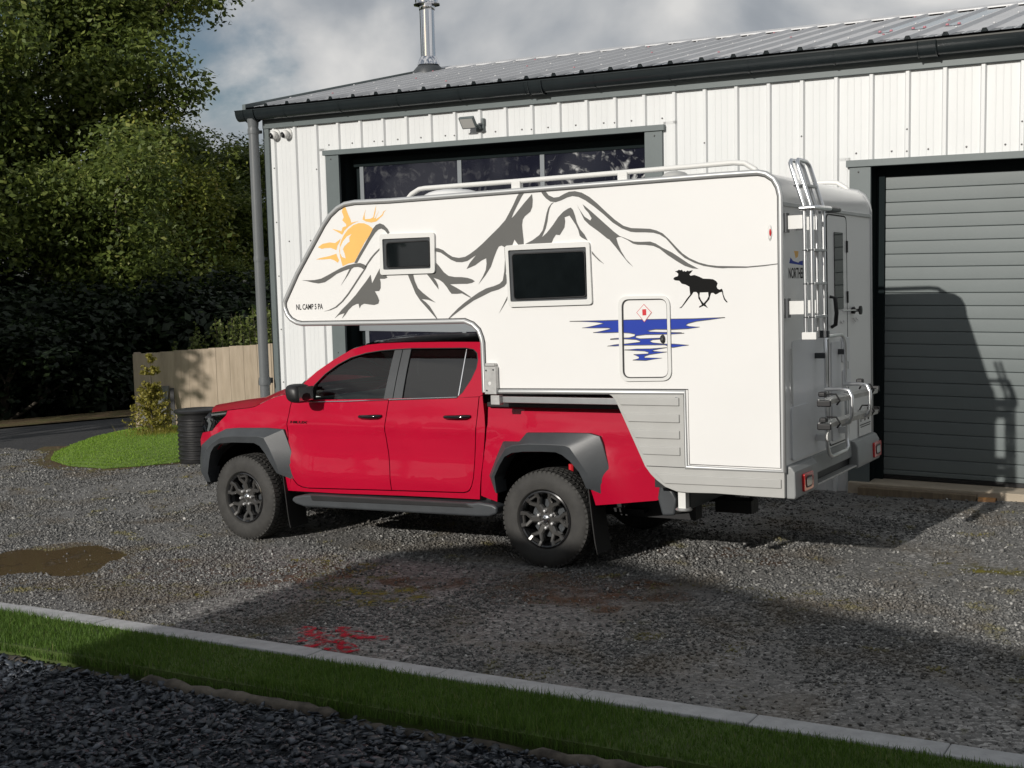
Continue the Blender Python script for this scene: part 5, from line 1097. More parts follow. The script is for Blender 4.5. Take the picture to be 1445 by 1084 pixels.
# bonnet
hs = [(-3.60, 1.128), (-3.45, 1.146), (-3.339, 1.160), (-3.206, 1.175), (-3.087, 1.186), (-3.013, 1.199), (-2.953, 1.224), (-2.874, 1.258), (-2.80, 1.286), (-2.70, 1.309), (-2.62, 1.320)]
mb = MB(); vs = []
for i, (x, z) in enumerate(hs):
    y0 = yb(x, z) + .006; u = i / (len(hs) - 1)
    for j in range(NV + 1):
        t = j / NV; y = y0 + (2 * TC - 2 * y0) * t; c = 1 - abs(2 * t - 1) ** 2.6
        front = -.30 * (1 - u) ** 1.5 - .16 * u
        vs.append((x + front * c, y, z + .004 + (.045 + .015 * math.sin(math.pi * u)) * min(1, c * 1.6) ** .9 - .012 * math.exp(-((t - .5) / .22) ** 2) * (1 - u)))
W_ = NV + 1
mb.add(vs, [(i * W_ + j, (i + 1) * W_ + j, (i + 1) * W_ + j + 1, i * W_ + j + 1) for i in range(len(hs) - 1) for j in range(NV)]); t_(mb, 'bonnet', M['paint_red'], smooth=50)
mb = MB(); mb.grid(lambda a, b: (-2.62 - .22 * (1 - (2 * a - 1) ** 2) - .12 * b * (1 - (2 * a - 1) ** 2) , .17 + 1.66 * a, 1.322 - .01 * b), 10, 2); t_(mb, 'scuttle', M['plastic_black'])
# headlamps
hl = [(-3.633, 1.128), (-3.345, 1.155), (-3.362, 1.114), (-3.427, 1.064), (-3.496, 1.019), (-3.562, .970), (-3.737, .942), (-3.812, .994), (-3.78, 1.039), (-3.69, 1.094)]
M['lamp_cover'] = glass_mat('lamp_cover', (0.55, 0.58, 0.60), 1.55)
both('headlamp', [hl], M['gloss_black'], None, ins(.022), thick=.02, step=.05)
both('headlamp_cover', [hl], M['lamp_cover'], None, ins(.002), thick=.02, step=.05)
both('lamp_strip', [[(-3.70, .955), (-3.66, .950), (-3.60, 1.03), (-3.65, 1.075), (-3.70, 1.05), (-3.66, 1.03)]], M['lamp_clear'], None, ins(.016), thick=.01, step=.05)
both('lamp_strip', [[(-3.62, 1.115), (-3.37, 1.140), (-3.38, 1.125), (-3.61, 1.098)]], M['lamp_clear'], None, ins(.016), thick=.01, step=.05)
# grille and bumper
fx = lambda y, z: -4.02 + .30 * abs((y - TC) / .80) ** 2.4 + .03 * abs(z - .85)
mb = MB(); mb.grid(lambda a, b: (fx(.22 + 1.56 * a, .78 + .33 * b) + .06 * b, .22 + 1.56 * a, .78 + .33 * b), 20, 8); g = t_(mb, 'grille', M['gloss_black'], smooth=60)
for i in range(5):
    z = .82 + .055 * i; mb = MB(); mb.tube([(fx(y, z) - .005 + .01 * i, y, z) for y in [.42 + 1.16 * k / 12 for k in range(13)]], .010, 6); t_(mb, 'grille_bar', M['plastic_dark'], g)
mb = MB(); mb.grid(lambda a, b: (fx(.16 + 1.68 * a, .45 + .34 * b) - .045 * math.sin(math.pi * min(1, b * 1.1)), .16 + 1.68 * a, .42 + .38 * b), 24, 8); t_(mb, 'front_bumper', M['plastic_dark'], smooth=60)
# wheel arch flares: outer edge on the body, broken face, lip
FL_F = [((-3.70, .49, .16), (-3.60, .50, .06), (-3.53, .50, .04)), ((-3.745, .575, .14), (-3.62, .59, .02), (-3.53, .585, .01)), ((-3.735, .685, .13), (-3.59, .70, .01), (-3.495, .705, .0)), ((-3.70, .828, .12), (-3.52, .81, .0), (-3.462, .782, -.01)),
        ((-3.54, .920, .085), (-3.43, .868, -.02), (-3.412, .837, -.015)), ((-3.31, 1.000, .045), (-3.312, .926, -.035), (-3.344, .871, -.02)), ((-3.169, 1.013, .03), (-3.173, .944, -.035), (-3.177, .885, -.02)), ((-2.821, 1.022, .03), (-2.868, .952, -.035), (-2.925, .889, -.02)),
        ((-2.631, 1.012, .045), (-2.794, .940, -.035), (-2.86, .864, -.02)), ((-2.553, .82, .05), (-2.735, .845, -.03), (-2.80, .80, -.02)), ((-2.533, .725, .05), (-2.67, .70, -.02), (-2.745, .715, -.015)), ((-2.545, .566, .055), (-2.665, .62, .0), (-2.695, .63, .0))]
FL_R = [((-.469, .582, .05), (-.43, .575, .0), (-.419, .569, .0)), ((-.514, .705, .045), (-.45, .702, -.02), (-.428, .702, -.01)), ((-.44, .845, .04), (-.385, .825, -.03), (-.375, .795, -.015)), ((-.363, .98, .03), (-.302, .935, -.035), (-.325, .865, -.02)),
        ((-.211, .985, .03), (-.238, .962, -.035), (-.26, .898, -.02)), ((-.146, 1.056, .03), (-.097, .977, -.035), (-.15, .912, -.02)), ((.097, 1.063, .03), (.05, .978, -.035), (.02, .918, -.02)), ((.40, 1.066, .035), (.214, .976, -.035), (.13, .918, -.02)),
        ((.483, 1.044, .045), (.264, .960, -.035), (.186, .900, -.02)), ((.506, .99, .045), (.312, .894, -.03), (.252, .855, -.02)), ((.556, .799, .05), (.404, .765, -.02), (.325, .775, -.015)), ((.53, .69, .055), (.405, .70, -.01), (.362, .70, -.01)), ((.50, .596, .06), (.40, .645, .01), (.375, .65, .0))]
for FL in (FL_F, FL_R):
    for mir in (False, True):
        mb = MB(); rows = []
        for o, m_, i_ in FL:
            cx = -3.085 if FL is FL_F else 0
            lip = (i_[0], i_[1], .16); back = (o[0], o[1], o[2] + .03)
            rows += [back, o, m_, i_, lip]
        vs = [(x, (2 * TC - y) if mir else y, z) for x, z, y in rows]
        n = 5; mb.add(vs, [(i * n + j, (i + 1) * n + j, (i + 1) * n + j + 1, i * n + j + 1) for i in range(len(FL) - 1) for j in range(n - 1)])
        t_(mb, 'wheel_arch_flare', M['plastic_dark'], smooth=24, bevel=.004)
M['liner'] = mat('liner', (.0035, .0035, .0035), .9, spec=.1)
# arch liners, floor, chassis
for cx in (-3.105, -.03):
    for y0, y1 in ((.12, .45), (1.55, 1.88)):
        mb = MB(); P = arc(cx, .42, .465, 8, 172, 18)
        mb.add([(x, y0, z) for x, z in P] + [(x, y1, z) for x, z in P], [(i, i + 1, i + 20, i + 19) for i in range(18)])
        yy = y1 if y0 < 1 else y0
        mb.add([(x, yy, z) for x, z in P] + [(cx, yy, .42)], [(i, i + 1, 19) for i in range(18)])
        t_(mb, 'arch_liner', M['liner'], fix=False)
mb = MB(); mb.box(-3.6, -2.65, .50, 1.50, .34, .62); mb.box(-2.62, -.56, .14, 1.86, .44, .55); mb.box(-2.6, 1.05, .52, .64, .36, .50); mb.box(-2.6, 1.05, 1.36, 1.48, .36, .50); mb.box(-.52, 1.0, .50, 1.50, .64, .72); mb.box(.52, 1.0, .14, 1.86, .60, .72)
mb.box(-1.9, -1.0, .68, 1.3, .26, .44); t_(mb, 'chassis', M['plastic_black'])
mb = MB(); mb.tube([(0, .25, .385), (0, 1.75, .385)], .05, 10); mb.lathe([(0, -.13), (.12, -.10), (.14, 0), (.12, .10), (0, .13)], (0, 1.0, .385), 'Y', 14); t_(mb, 'rear_axle', M['plastic_black'])
mb = MB(); mb.box(-.55, .65, .44, .50, .40, .43); mb.box(-.55, .65, 1.50, 1.56, .40, .43); t_(mb, 'leaf_spring', M['plastic_black'])
mb = MB(); mb.tube([(.08, .33, .70), (.08, .33, .78)], .022, 12); t_(mb, 'bump_stop', M['decal_red'])
# bed inside, rail caps, front wall
mb = MB(); mb.box(-.50, 1.0, .20, .23, .94, 1.24); mb.box(-.50, 1.0, 1.77, 1.80, .94, 1.24); mb.box(-.52, -.49, .12, 1.88, .70, 1.24); t_(mb, 'bed_inner', M['plastic_black'])
for y0, y1 in ((.075, .22), (1.78, 1.925)): t_(MB().box(-.53, 1.015, y0, y1, 1.245, 1.285), 'bed_rail_cap', M['plastic_black'], bevel=.008)
# rear bumper corner and tow hitch
for mir in (0, 1):
    Q = [(.94, .60), (.958, .70), (1.0, .705), (1.06, .66), (1.095, .60), (1.075, .475), (.975, .465)]
    mb = MB(); mb.prism(Q, lambda a, b, d: (a, (2 * TC - d) if mir else d, b), .05, .30); t_(mb, 'rear_bumper', M['plastic_dark'], bevel=.02, seg=3)
t_(MB().box(1.02, 1.10, .30, 1.70, .48, .62), 'bumper_bar', M['plastic_dark'], bevel=.015)
mb = MB(); mb.box(1.05, 1.35, .92, 1.08, .36, .46); mb.tube([(1.33, 1.0, .40), (1.33, 1.0, .54)], .022, 10); t_(mb, 'tow_hitch', M['plastic_black'])
mb = MB(); mb.tube([(-.9, 1.45, .34), (.3, 1.5, .34), (.7, 1.62, .42), (1.0, 1.66, .40)], .035, 10); mb.box(-.4, .1, 1.40, 1.55, .28, .42); t_(mb, 'exhaust', M['galv'])
# side steps
for mir in (0, 1):
    Y = lambda y: 2 * TC - y if mir else y
    mb = MB(); S = [(-2.545, .392), (-2.50, .365), (-2.40, .343), (-.62, .368), (-.50, .375), (-.43, .40), (-.425, .455), (-.47, .475), (-.60, .488), (-.66, .478), (-2.34, .455), (-2.42, .447), (-2.52, .425)]
    mb.prism([(x + .055 if False else x, z) for x, z in S], lambda a, b, d: (a, Y(d), b), .005, .16); st = t_(mb, 'side_step', M['plastic_dark'], bevel=.022, seg=3)
    mb = MB(); mb.prism([(-2.32, .449), (-.72, .470), (-.64, .440), (-2.30, .405)], lambda a, b, d: (a, Y(d), b), -.002, .012); t_(mb, 'step_tread', M['plastic_black'], st, bevel=.004)
    mb = MB()
    for xx in (-2.2, -1.5, -.8): mb.box(xx, xx + .08, min(Y(.12), Y(.55)), max(Y(.12), Y(.55)), .40, .44)
    t_(mb, 'step_bracket', M['plastic_black'], st)
# mud flaps
for cx, x0 in ((-3.085, -2.655), (0.0, .375)):
    for mir in (0, 1):
        Y = lambda y: 2 * TC - y if mir else y
        mb = MB(); vs = []
        for i in range(7):
            u = i / 6; z = .66 - .52 * u; xx = x0 + .055 * u + .05 * max(0, u - .8)
            vs += [(xx, Y(.03 + .0 * u), z), (xx, Y(.27), z), (xx + .008, Y(.27), z), (xx + .008, Y(.03), z)]
        f = []
        for i in range(6):
            for j in range(4): f.append((i * 4 + j, i * 4 + (j + 1) % 4, (i + 1) * 4 + (j + 1) % 4, (i + 1) * 4 + j))
        f += [(0, 1, 2, 3), (24, 27, 26, 25)]
        mb.add(vs, f); t_(mb, 'mud_flap', M['rubber_black'])
# door handles, badge, mirrors, fuel flap details
for nm, (xa, xb, zc), (pn, pf) in (('f', (-1.83, -1.59, 1.142), dF), ('r', (-.96, -.705, 1.158), dR)):
    for mir, par in ((0, pn), (1, pf)):
        Y = lambda y: 2 * TC - y if mir else y
        yy = yb((xa + xb) / 2, zc)
        mb = MB(); mb.tube([(xa, Y(yy - .002), zc - .004), (xa + .03, Y(yy - .028), zc - .002), ((xa + xb) / 2, Y(yy - .036), zc), (xb - .035, Y(yy - .032), zc + .004), (xb, Y(yy - .006), zc + .006)], [.010, .016, .017, .018, .013], 10); t_(mb, 'door_handle', M['gloss_black'], par, smooth=60)
        t_(MB().lathe([(0, -.043 if not mir else .043), (.010, -.042 if not mir else .042), (.012, -.034 if not mir else .034)], (xb - .05, Y(yy), zc + .003), 'Y', 10), 'lock_cap', M['chrome'], par)
yy = yb(-2.47, 1.08)
text_mesh('HILUX', lambda u, v: (-2.572 + u + v * .25, yy - .006, 1.066 + v), .19, .022, 'model_badge', M['decal_black'], TRK, .02)
for mir in (0, 1):
    Y = lambda y: 2 * TC - y if mir else y
    c = Vector((-2.335, -.075, 1.345)); mb = MB()
    def mpt(a, b):
        th = math.pi * a; ph = 2 * math.pi * b
        px_, py_, pz_ = math.cos(th), math.sin(th) * math.cos(ph), math.sin(th) * math.sin(ph)
        k = lambda v, e: math.copysign(abs(v) ** e, v)
        x = c.x + .085 * k(px_, .7) - .02 * pz_; y = c.y + .115 * k(py_, .65); z = c.z + .082 * k(pz_, .65)
        return (x, Y(y), z)
    mb.grid(mpt, 14, 24); mr_ = t_(mb, 'door_mirror', M['plastic_black'], smooth=180, merge=1e-4)
    mb = MB(); mb.box(c.x + .078, c.x + .084, min(Y(c.y - .09), Y(c.y + .09)), max(Y(c.y - .09), Y(c.y + .09)), c.z - .06, c.z + .06); t_(mb, 'mirror_glass', M['chrome'], mr_)
    mb = MB(); mb.prism([(-2.44, 1.262), (-2.36, 1.392), (-2.31, 1.392), (-2.36, 1.262)], lambda a, b, d: (a, Y(d), b), .10, .16); mb.box(-2.40, -2.34, min(Y(.0), Y(.16)), max(Y(.0), Y(.16)), 1.275, 1.315); t_(mb, 'mirror_arm', M['plastic_black'], mr_)
# interior
mb = MB(); mb.prism([(-2.62, 1.26), (-2.25, 1.28), (-2.05, 1.20), (-2.02, 1.0), (-2.62, 1.0)], lambda a, b, d: (a, d, b), .18, 1.82); t_(mb, 'dashboard', M['interior'], bevel=.03)
mb = MB(); P = [(-1.98 + .10 * math.sin(t), 1.45 + .185 * math.cos(t), 1.20 + .16 * math.sin(t)) for t in [2 * math.pi * i / 24 for i in range(24)]]; mb.tube(P, .016, 8, closed=True); mb.tube([(-2.1, 1.45, 1.16), (-1.98, 1.45, 1.20)], .03, 8); mb.tube([P[0], (-1.98, 1.45, 1.2), P[12]], .014, 6); t_(mb, 'steering_wheel', M['interior'], smooth=60)
for x0 in (-1.62, -.88):
    for yc in (.58, 1.42):
        mb = MB(); mb.box(x0 - .45, x0 + .05, yc - .24, yc + .24, .72, .90); mb.prism([(x0 - .03, .85), (x0 + .10, .85), (x0 + .20, 1.42), (x0 + .11, 1.42)], lambda a, b, d: (a, d, b), yc - .23, yc + .23)
        s_ = t_(mb, 'seat', M['interior'], bevel=.04, seg=3)
        mb = MB(); mb.box(x0 + .12, x0 + .21, yc - .12, yc + .12, 1.45, 1.62); t_(mb, 'headrest', M['interior_grey'], s_, bevel=.04, seg=3)
mb = MB(); mb.box(-2.02, -1.98, .88, 1.12, 1.60, 1.66); t_(mb, 'rear_view_mirror', M['interior'], bevel=.01)
mb = MB(); mb.box(-2.55, -.62, .16, 1.84, .55, .60); t_(mb, 'cab_floor', M['interior'])
mb = MB(); mb.box(-1.9, -.65, .32, 1.68, 1.735, 1.745); t_(mb, 'headlining', M['interior_grey'])

# wheels
def make_wheel():
    root = MB()
    rt, rr = .388, .222
    prof = [(rr, .055), (rr + .008, .020), (rr + .020, .006), (rr + .060, -.004), (rr + .105, .000), (rr + .135, .012), (rt - .016, .024), (rt - .010, .040), (rt - .010, .24), (rt - .016, .256), (rr + .135, .268), (rr + .06, .28), (rr, .24)]
    mb = MB(); mb.lathe(prof, (0, 0, 0), 'Y', 64)
    # tread blocks: shoulder lugs and staggered centre rows
    nb = 58
    for k in range(nb):
        for row, (y0, y1, tw, off) in enumerate(((.020, .070, .0, 0), (.082, .125, .3, .5), (.137, .180, -.3, 0), (.192, .250, .0, .5))):
            a0 = 2 * math.pi * (k + off) / nb; da = 2 * math.pi / nb * (.70 if row in (0, 3) else .78)
            v = []
            for rad in (rt - .012, rt - .001):
                for (yy, s) in ((y0, 0), (y1, tw)):
                    for q in (0, 1):
                        t = a0 + da * (q - .5) + s * 2 * math.pi / nb
                        rad2 = rad - (.008 if (row == 0 and yy == y0) or (row == 3 and yy == y1) else 0)
                        v.append((math.cos(t) * rad2, yy, math.sin(t) * rad2))
            mb.add(v, [(4, 5, 7, 6), (0, 4, 6, 2), (1, 3, 7, 5), (0, 1, 5, 4), (2, 6, 7, 3)])
        # side lugs
        t0 = 2 * math.pi * k / nb; da = 2 * math.pi / nb * .5; v = []
        for rad, yy in ((rt - .010, .020), (rt - .034, .013), (rt - .034, .020), (rt - .010, .030)):
            for q in (-.5, .5): v.append((math.cos(t0 + da * q) * rad, yy, math.sin(t0 + da * q) * rad))
        mb.add(v, [(0, 1, 3, 2), (2, 3, 5, 4), (0, 2, 4, 6), (1, 7, 5, 3)])
    tyre = mb.mesh('tyre', fix=False)
    mb = MB(); mb.lathe([(rr + .004, .050), (rr + .004, .018), (rr - .006, .014), (rr - .016, .022), (rr - .024, .06), (rr - .03, .20), (.0, .205)], (0, 0, 0), 'Y', 64)
    rim = mb.mesh('rim', fix=False)
    # face: six forked spokes
    mb = MB()
    def bar(r0, a0, w0, y0, r1, a1, w1, y1, th=.03):
        p0 = Vector((math.cos(a0) * r0, y0, math.sin(a0) * r0)); p1 = Vector((math.cos(a1) * r1, y1, math.sin(a1) * r1))
        d = (p1 - p0).normalized(); n_ = Vector((-d.z, 0, d.x)).normalized()
        v = []
        for p, w in ((p0, w0), (p1, w1)):
            v += [p - n_ * w, p - n_ * w * .55 + Vector((0, -.010, 0)), p + n_ * w * .55 + Vector((0, -.010, 0)), p + n_ * w, p + n_ * w + Vector((0, th, 0)), p - n_ * w + Vector((0, th, 0))]
        f = [(j, (j + 1) % 6, 6 + (j + 1) % 6, 6 + j) for j in range(6)] + [(0, 5, 4, 3, 2, 1), (6, 7, 8, 9, 10, 11)]
        mb.add(v, f)
    for k in range(6):
        a = 2 * math.pi * k / 6 + R(14)
        bar(.055, a, .030, .050, .135, a, .024, .040)
        for s in (-1, 1):
            bar(.125, a + s * R(2), .017, .042, .180, a + s * R(16), .014, .030)
            bar(.175, a + s * R(14), .014, .032, .214, a + s * R(13), .020, .018)
        # bridge near the rim between the forks of a spoke
        bar(.196, a - R(10), .012, .030, .196, a + R(10), .012, .030, .02)
        for s in (-1, 1): bar(.180, a + s * R(16), .011, .032, .180, a + s * R(44 - 0), .011, .034, .02) if False else None
    mb.lathe([(.0, .046), (.060, .046), (.086, .052), (.090, .08)], (0, 0, 0), 'Y', 36)
    face = mb.mesh('spokes', fix=True)
    mb = MB(); mb.lathe([(.0, .030), (.026, .032), (.034, .038), (.036, .05)], (0, 0, 0), 'Y', 24); cap = mb.mesh('hub_cap')
    mb = MB(); mb.lathe([(0, .016), (.010, .018), (.0135, .028), (.0135, .06)], (0, 0, 0), 'Y', 8); nuts = mb.mesh('wheel_nut')
    mb = MB(); mb.lathe([(.0, .10), (.15, .10), (.15, .13), (0, .13)], (0, 0, 0), 'Y', 32); disc = mb.mesh('brake_disc')
    return dict(tyre=tyre, rim=rim, spokes=face, hub_cap=cap, wheel_nut=nuts, brake_disc=disc)
M['nut'] = mat('nut', (.55, .55, .55), .4, .5)
WM = make_wheel()
WMAT = dict(tyre=M['rubber'], rim=M['rim'], spokes=M['rim_face'], hub_cap=M['chrome'], wheel_nut=M['nut'], brake_disc=M['plastic_dark'])
for nme, me in WM.items():
    me.materials.append(WMAT[nme]); me.polygons.foreach_set('use_smooth', [True] * len(me.polygons)); me.set_sharp_from_angle(angle=R(35))
for cx in (-3.085, 0.0):
    for far in (0, 1):
        ty = bpy.data.objects.new('wheel', WM['tyre']); COL.objects.link(ty); adopt(ty, TRK)
        mw = Matrix.Translation((cx, 2.0 - .0 if far else .0, .383)) @ Matrix.Rotation(R(37 if cx < -1 else 11), 4, 'Y')
        if far: mw = Matrix.Translation((cx, 2.0, .383)) @ Matrix.Rotation(math.pi, 4, 'Z') @ Matrix.Rotation(R(20), 4, 'Y')
        if cx < -1:
            st = Matrix.Translation((cx, 0.14 if not far else 1.86, 0)) @ Matrix.Rotation(R(-4), 4, 'Z') @ Matrix.Translation((-cx, -0.14 if not far else -1.86, 0)); mw = st @ mw
        ty.matrix_basis = mw
        for nme in ('rim', 'spokes', 'hub_cap', 'brake_disc'):
            p = bpy.data.objects.new(nme, WM[nme]); COL.objects.link(p); p.parent = ty
        for k in range(6):
            a = 2 * math.pi * (k + .5) / 6 + R(14); p = bpy.data.objects.new('wheel_nut', WM['wheel_nut']); COL.objects.link(p); p.parent = ty; p.location = (math.cos(a) * .066, 0, math.sin(a) * .066)
# ================================================================ fence, barrel, leaning boards
M['fence_wood'] = mat('fence_wood', (.47, .385, .295), .85, col2=(.37, .30, .225), scale=3.0, bump=.15, bscale=30)
M['fence_wood2'] = mat('fence_wood2', (.44, .36, .275), .85, col2=(.34, .275, .205), scale=3.5, bump=.15, bscale=30)
def wood_grain(m):
    """stretch the noise along the board"""
    t = m.node_tree; tcn = [n for n in t.nodes if n.type == 'TEX_COORD'][0]; mp_ = t.nodes.new('ShaderNodeMapping'); mp_.inputs['Scale'].default_value = (4.0, 4.0, .55)
    t.links.new(tcn.outputs['Object'], mp_.inputs['Vector'])
    for n in t.nodes:
        if n.type == 'TEX_NOISE': t.links.new(mp_.outputs[0], n.inputs['Vector'])
for k in ('fence_wood', 'fence_wood2', 'plank'): wood_grain(M[k])
FA, FB = Vector((-12.06, 7.0, 0)), Vector((-8.3, 9.26, 0)); fd = (FB - FA).normalized(); fn_ = Vector((fd.y, -fd.x, 0)); FLEN = (FB - FA).length
FE = empty('wooden_fence', FA, 'pale vertical board fence standing behind the lawn, shrubs above it', 'fence')
def fz_top(s): return 1.315 + .047 * s
rs = random.Random(21); s = 0.0; i = 0
while s < FLEN:
    w_ = .118; off = 0.0 if i % 2 == 0 else .004
    a = FA + fd * s - fn_ * -off; mb = MB(); zt = fz_top(s + w_ / 2) + rs.uniform(-.006, .006)
    c = FA + fd * (s + w_ / 2) + fn_ * (off + rs.uniform(-.002, .002)); mb.obox((c.x, c.y, (zt - .12) / 2), fd * (w_ / 2 + .0005), fn_ * .008, (0, 0, (zt + .12) / 2))
    mb.build('fence_board', M['fence_wood'] if rs.random() < .6 else M['fence_wood2'], FE); s += w_ + .002; i += 1
mb = MB()
for zr in (.35, 1.05): mb.obox(FA + fd * FLEN / 2 - fn_ * .04 + Vector((0, 0, zr + .08)), fd * FLEN / 2, fn_ * .025, (0, 0, .045))
mb.build('rail', M['fence_wood2'], FE)
for q in (.05, 1.9, 3.6):
    c = FA + fd * q - fn_ * .10; MB().obox((c.x, c.y, .62), fd * .05, fn_ * .05, (0, 0, .72)).build('post', M['fence_wood2'], FE)
M['board_grey'] = mat('board_grey', (.20, .20, .19), .9, col2=(.12, .12, .11), scale=4); wood_grain(M['board_grey'])
for (dx, w_, h, tilt, lab, mm) in ((.17, .13, .62, .05, 'narrow grey weathered board propped against the fence at its outer end', M['board_grey']), (.46, .17, .74, .10, 'wide grey weathered board propped against the fence beside the sapling', M['board_grey']), (.70, .07, .70, -.05, 'slim black board propped against the fence behind the sapling', M['plastic_black'])):
    c = FA + fd * dx + fn_ * (.16 + .02 * dx); up = (Vector((0, 0, 1)) - fn_ * .16 + fd * tilt).normalized()
    mb = MB(); mb.obox(Vector((c.x, c.y, .02)) + up * h / 2, fd * w_ / 2, fn_ * .012, up * h / 2); tag(mb.build('leaning_board', mm, None, bevel=.003), lab, 'board', 'boards leaning on the fence')
# ribbed black tub
BX, BY = -7.60, 4.02
BT = empty('ribbed_tub', (BX, BY, 0), 'black ribbed plastic tub with a lid at the nose of the pickup', 'tub')
M['tub'] = mat('tub', (.016, .016, .017), .38, var=.25, scale=7)
prof = [(.0, .0), (.265, .0), (.275, .02)]
z = .05
while z < .62:
    prof += [(.278, z), (.292, z + .012), (.292, z + .030), (.278, z + .042)]; z += .062 + .01 * (z > .3)
prof += [(.285, .66), (.31, .68), (.315, .70), (.30, .715)]
MB().lathe(prof, (BX, BY, 0), 'Z', 40).build('drum', M['tub'], BT, smooth=40)
MB().lathe([(.325, .690), (.328, .715), (.31, .728), (.22, .735), (.21, .725), (.0, .730)], (BX, BY, 0), 'Z', 40).build('lid', M['tub'], BT, smooth=40)

# ================================================================ neighbouring outbuilding behind the viewer; it throws the shadow over the near yard
HS = empty('outbuilding', (3, -15, 0), 'rendered outbuilding with a lopsided slate roof behind the viewpoint', 'building')
M['render_wall'] = mat('render_wall', (.48, .46, .42), .9, var=.05, scale=2); M['slate_roof'] = mat('slate_roof', (.06, .065, .075), .7, var=.2, scale=6)
HP = [(-2.80, 4.55), (-2.24, 4.76), (-1.12, 4.66), (-.06, 4.49), (1.18, 4.29), (2.31, 4.15), (9.5, 3.2)]
mb = MB(); mb.prism([(-2.70, -.2)] + [(a, b - .10) for a, b in HP if -2.7 < a < 9.4] + [(9.4, 3.1), (9.4, -.2)], lambda a, b, d: (a, d, b), -12.05, -19); mb.build('wall', M['render_wall'], HS)
mb = MB(); mb.prism([(-2.88, 4.50)] + HP[1:] + [(9.5, 3.08)] + [(a, b - .11) for a, b in HP[::-1][1:-1]] + [(-2.80, 4.40)], lambda a, b, d: (a, d, b), -11.98, -19.1); mb.build('roof', M['slate_roof'], HS)
mb = MB(); mb.box(-.2, .8, -12.0, -12.04, 0, 2.05); mb.build('door', M['flash'], HS, bevel=.01)
for a in (2.2, 4.4): 
    w_ = MB().box(a, a + 1.1, -12.0, -12.04, .95, 2.1).build('window', M['frame_white'], HS); MB().box(a + .07, a + 1.03, -11.99, -12.0, 1.02, 2.03).build('pane', M['acrylic'], w_)
# unseen side wing, added right of the viewpoint to hold back sky light
mb = MB(); mb.prism([(8.2, -.2), (8.2, 4.3), (10.6, 5.7), (13.0, 4.3), (13.0, -.2)], lambda a, b, d: (a, d, b), -1.2, -12.1); mb.build('added_wing_wall', M['render_wall'], HS)
mb = MB(); mb.prism([(7.95, 4.28), (10.6, 5.85), (13.25, 4.28), (13.25, 4.16), (10.6, 5.73), (7.95, 4.16)], lambda a, b, d: (a, d, b), -1.0, -12.2); mb.build('added_wing_roof', M['slate_roof'], HS)
# ================================================================ trees and shrubs
def leaf_mat(name, stops, tr=.4): return tone_mat(name, stops, .5, .35, tr)
M['leaf_oak'] = leaf_mat('leaf_oak', [(0, (.040, .062, .014)), (.4, (.125, .170, .036)), (.8, (.22, .26, .060)), (1, (.34, .35, .11))])
M['leaf_ash'] = leaf_mat('leaf_ash', [(0, (.07, .095, .018)), (.5, (.21, .25, .044)), (.9, (.33, .33, .065)), (1, (.40, .33, .09))])
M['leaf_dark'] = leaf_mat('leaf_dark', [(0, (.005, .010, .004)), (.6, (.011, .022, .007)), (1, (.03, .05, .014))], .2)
M['leaf_shrub'] = leaf_mat('leaf_shrub', [(0, (.06, .085, .02)), (.5, (.16, .20, .05)), (1, (.30, .33, .12))])
M['leaf_gold'] = leaf_mat('leaf_gold', [(0, (.15, .14, .02)), (.5, (.30, .27, .05)), (1, (.45, .38, .12))])
M['bark'] = mat('bark', (.10, .085, .065), .9, col2=(.05, .042, .032), scale=6, bump=.5, bscale=18)
def leaf_cloud(C, n_each, rad, size, rg_, zf=.75, droop=.25):
    """leaf quads scattered round cluster centres C (k,3)"""
    k = len(C); n = k * n_each
    u = rg_.normal(0, 1, (n, 3)); u /= np.linalg.norm(u, axis=1)[:, None]; r_ = rg_.uniform(.25, 1, n) ** .6
    P = np.repeat(C, n_each, 0) + u * (r_ * np.repeat(rad, n_each))[:, None] * np.array([1, 1, zf])
    nrm = u * .7 + rg_.normal(0, .6, (n, 3)) + np.array([0, 0, .5]); nrm /= np.linalg.norm(nrm, axis=1)[:, None]
    a = np.cross(nrm, rg_.normal(0, 1, (n, 3))); a /= np.linalg.norm(a, axis=1)[:, None] + 1e-9; b = np.cross(nrm, a)
    s = size * rg_.uniform(.6, 1.25, n); L = s[:, None] * a; Wd = (s * .30)[:, None] * b
    V = np.stack([P - L * .5, P + Wd - L * .05, P + L * .55 + nrm * (s * .10)[:, None], P - Wd - L * .05], 1)
    tone = np.clip(rg_.normal(.45, .18, n) + np.repeat(rg_.normal(0, .14, k), n_each), 0, 1)
    return V, tone
QF = np.array([(0, 1, 2, 3)])
def limb(mb, p, d, L, r0, depth, tips, rr_, spread=.55):
    n = 4; pts = [p]; rad = [r0]; q = Vector(p); dd = Vector(d)
    for i in range(n):
        dd = (dd + Vector((rr_.uniform(-.16, .16), rr_.uniform(-.16, .16), rr_.uniform(-.04, .12)))).normalized(); q = q + dd * L / n; pts.append(tuple(q)); rad.append(r0 * (1 - .55 * (i + 1) / n))
    mb.tube(pts, rad, 7 if depth < 2 else 5, cap=False)
    if depth >= 3: tips.append(pts[-1]); tips.append(pts[2]); return
    for k in range(3 if depth else 5):
        base = Vector(pts[rr_.choice((2, 3, 4)) if k else 4]); t = rr_.uniform(0, 6.28)
        nd = (dd + Vector((math.cos(t), math.sin(t), rr_.uniform(-.25, .35))) * rr_.uniform(spread * .8, spread * 1.5)).normalized()
        limb(mb, tuple(base), nd, L * rr_.uniform(.55, .78), r0 * .5, depth + 1, tips, rr_, spread)
    tips.append(pts[-1])
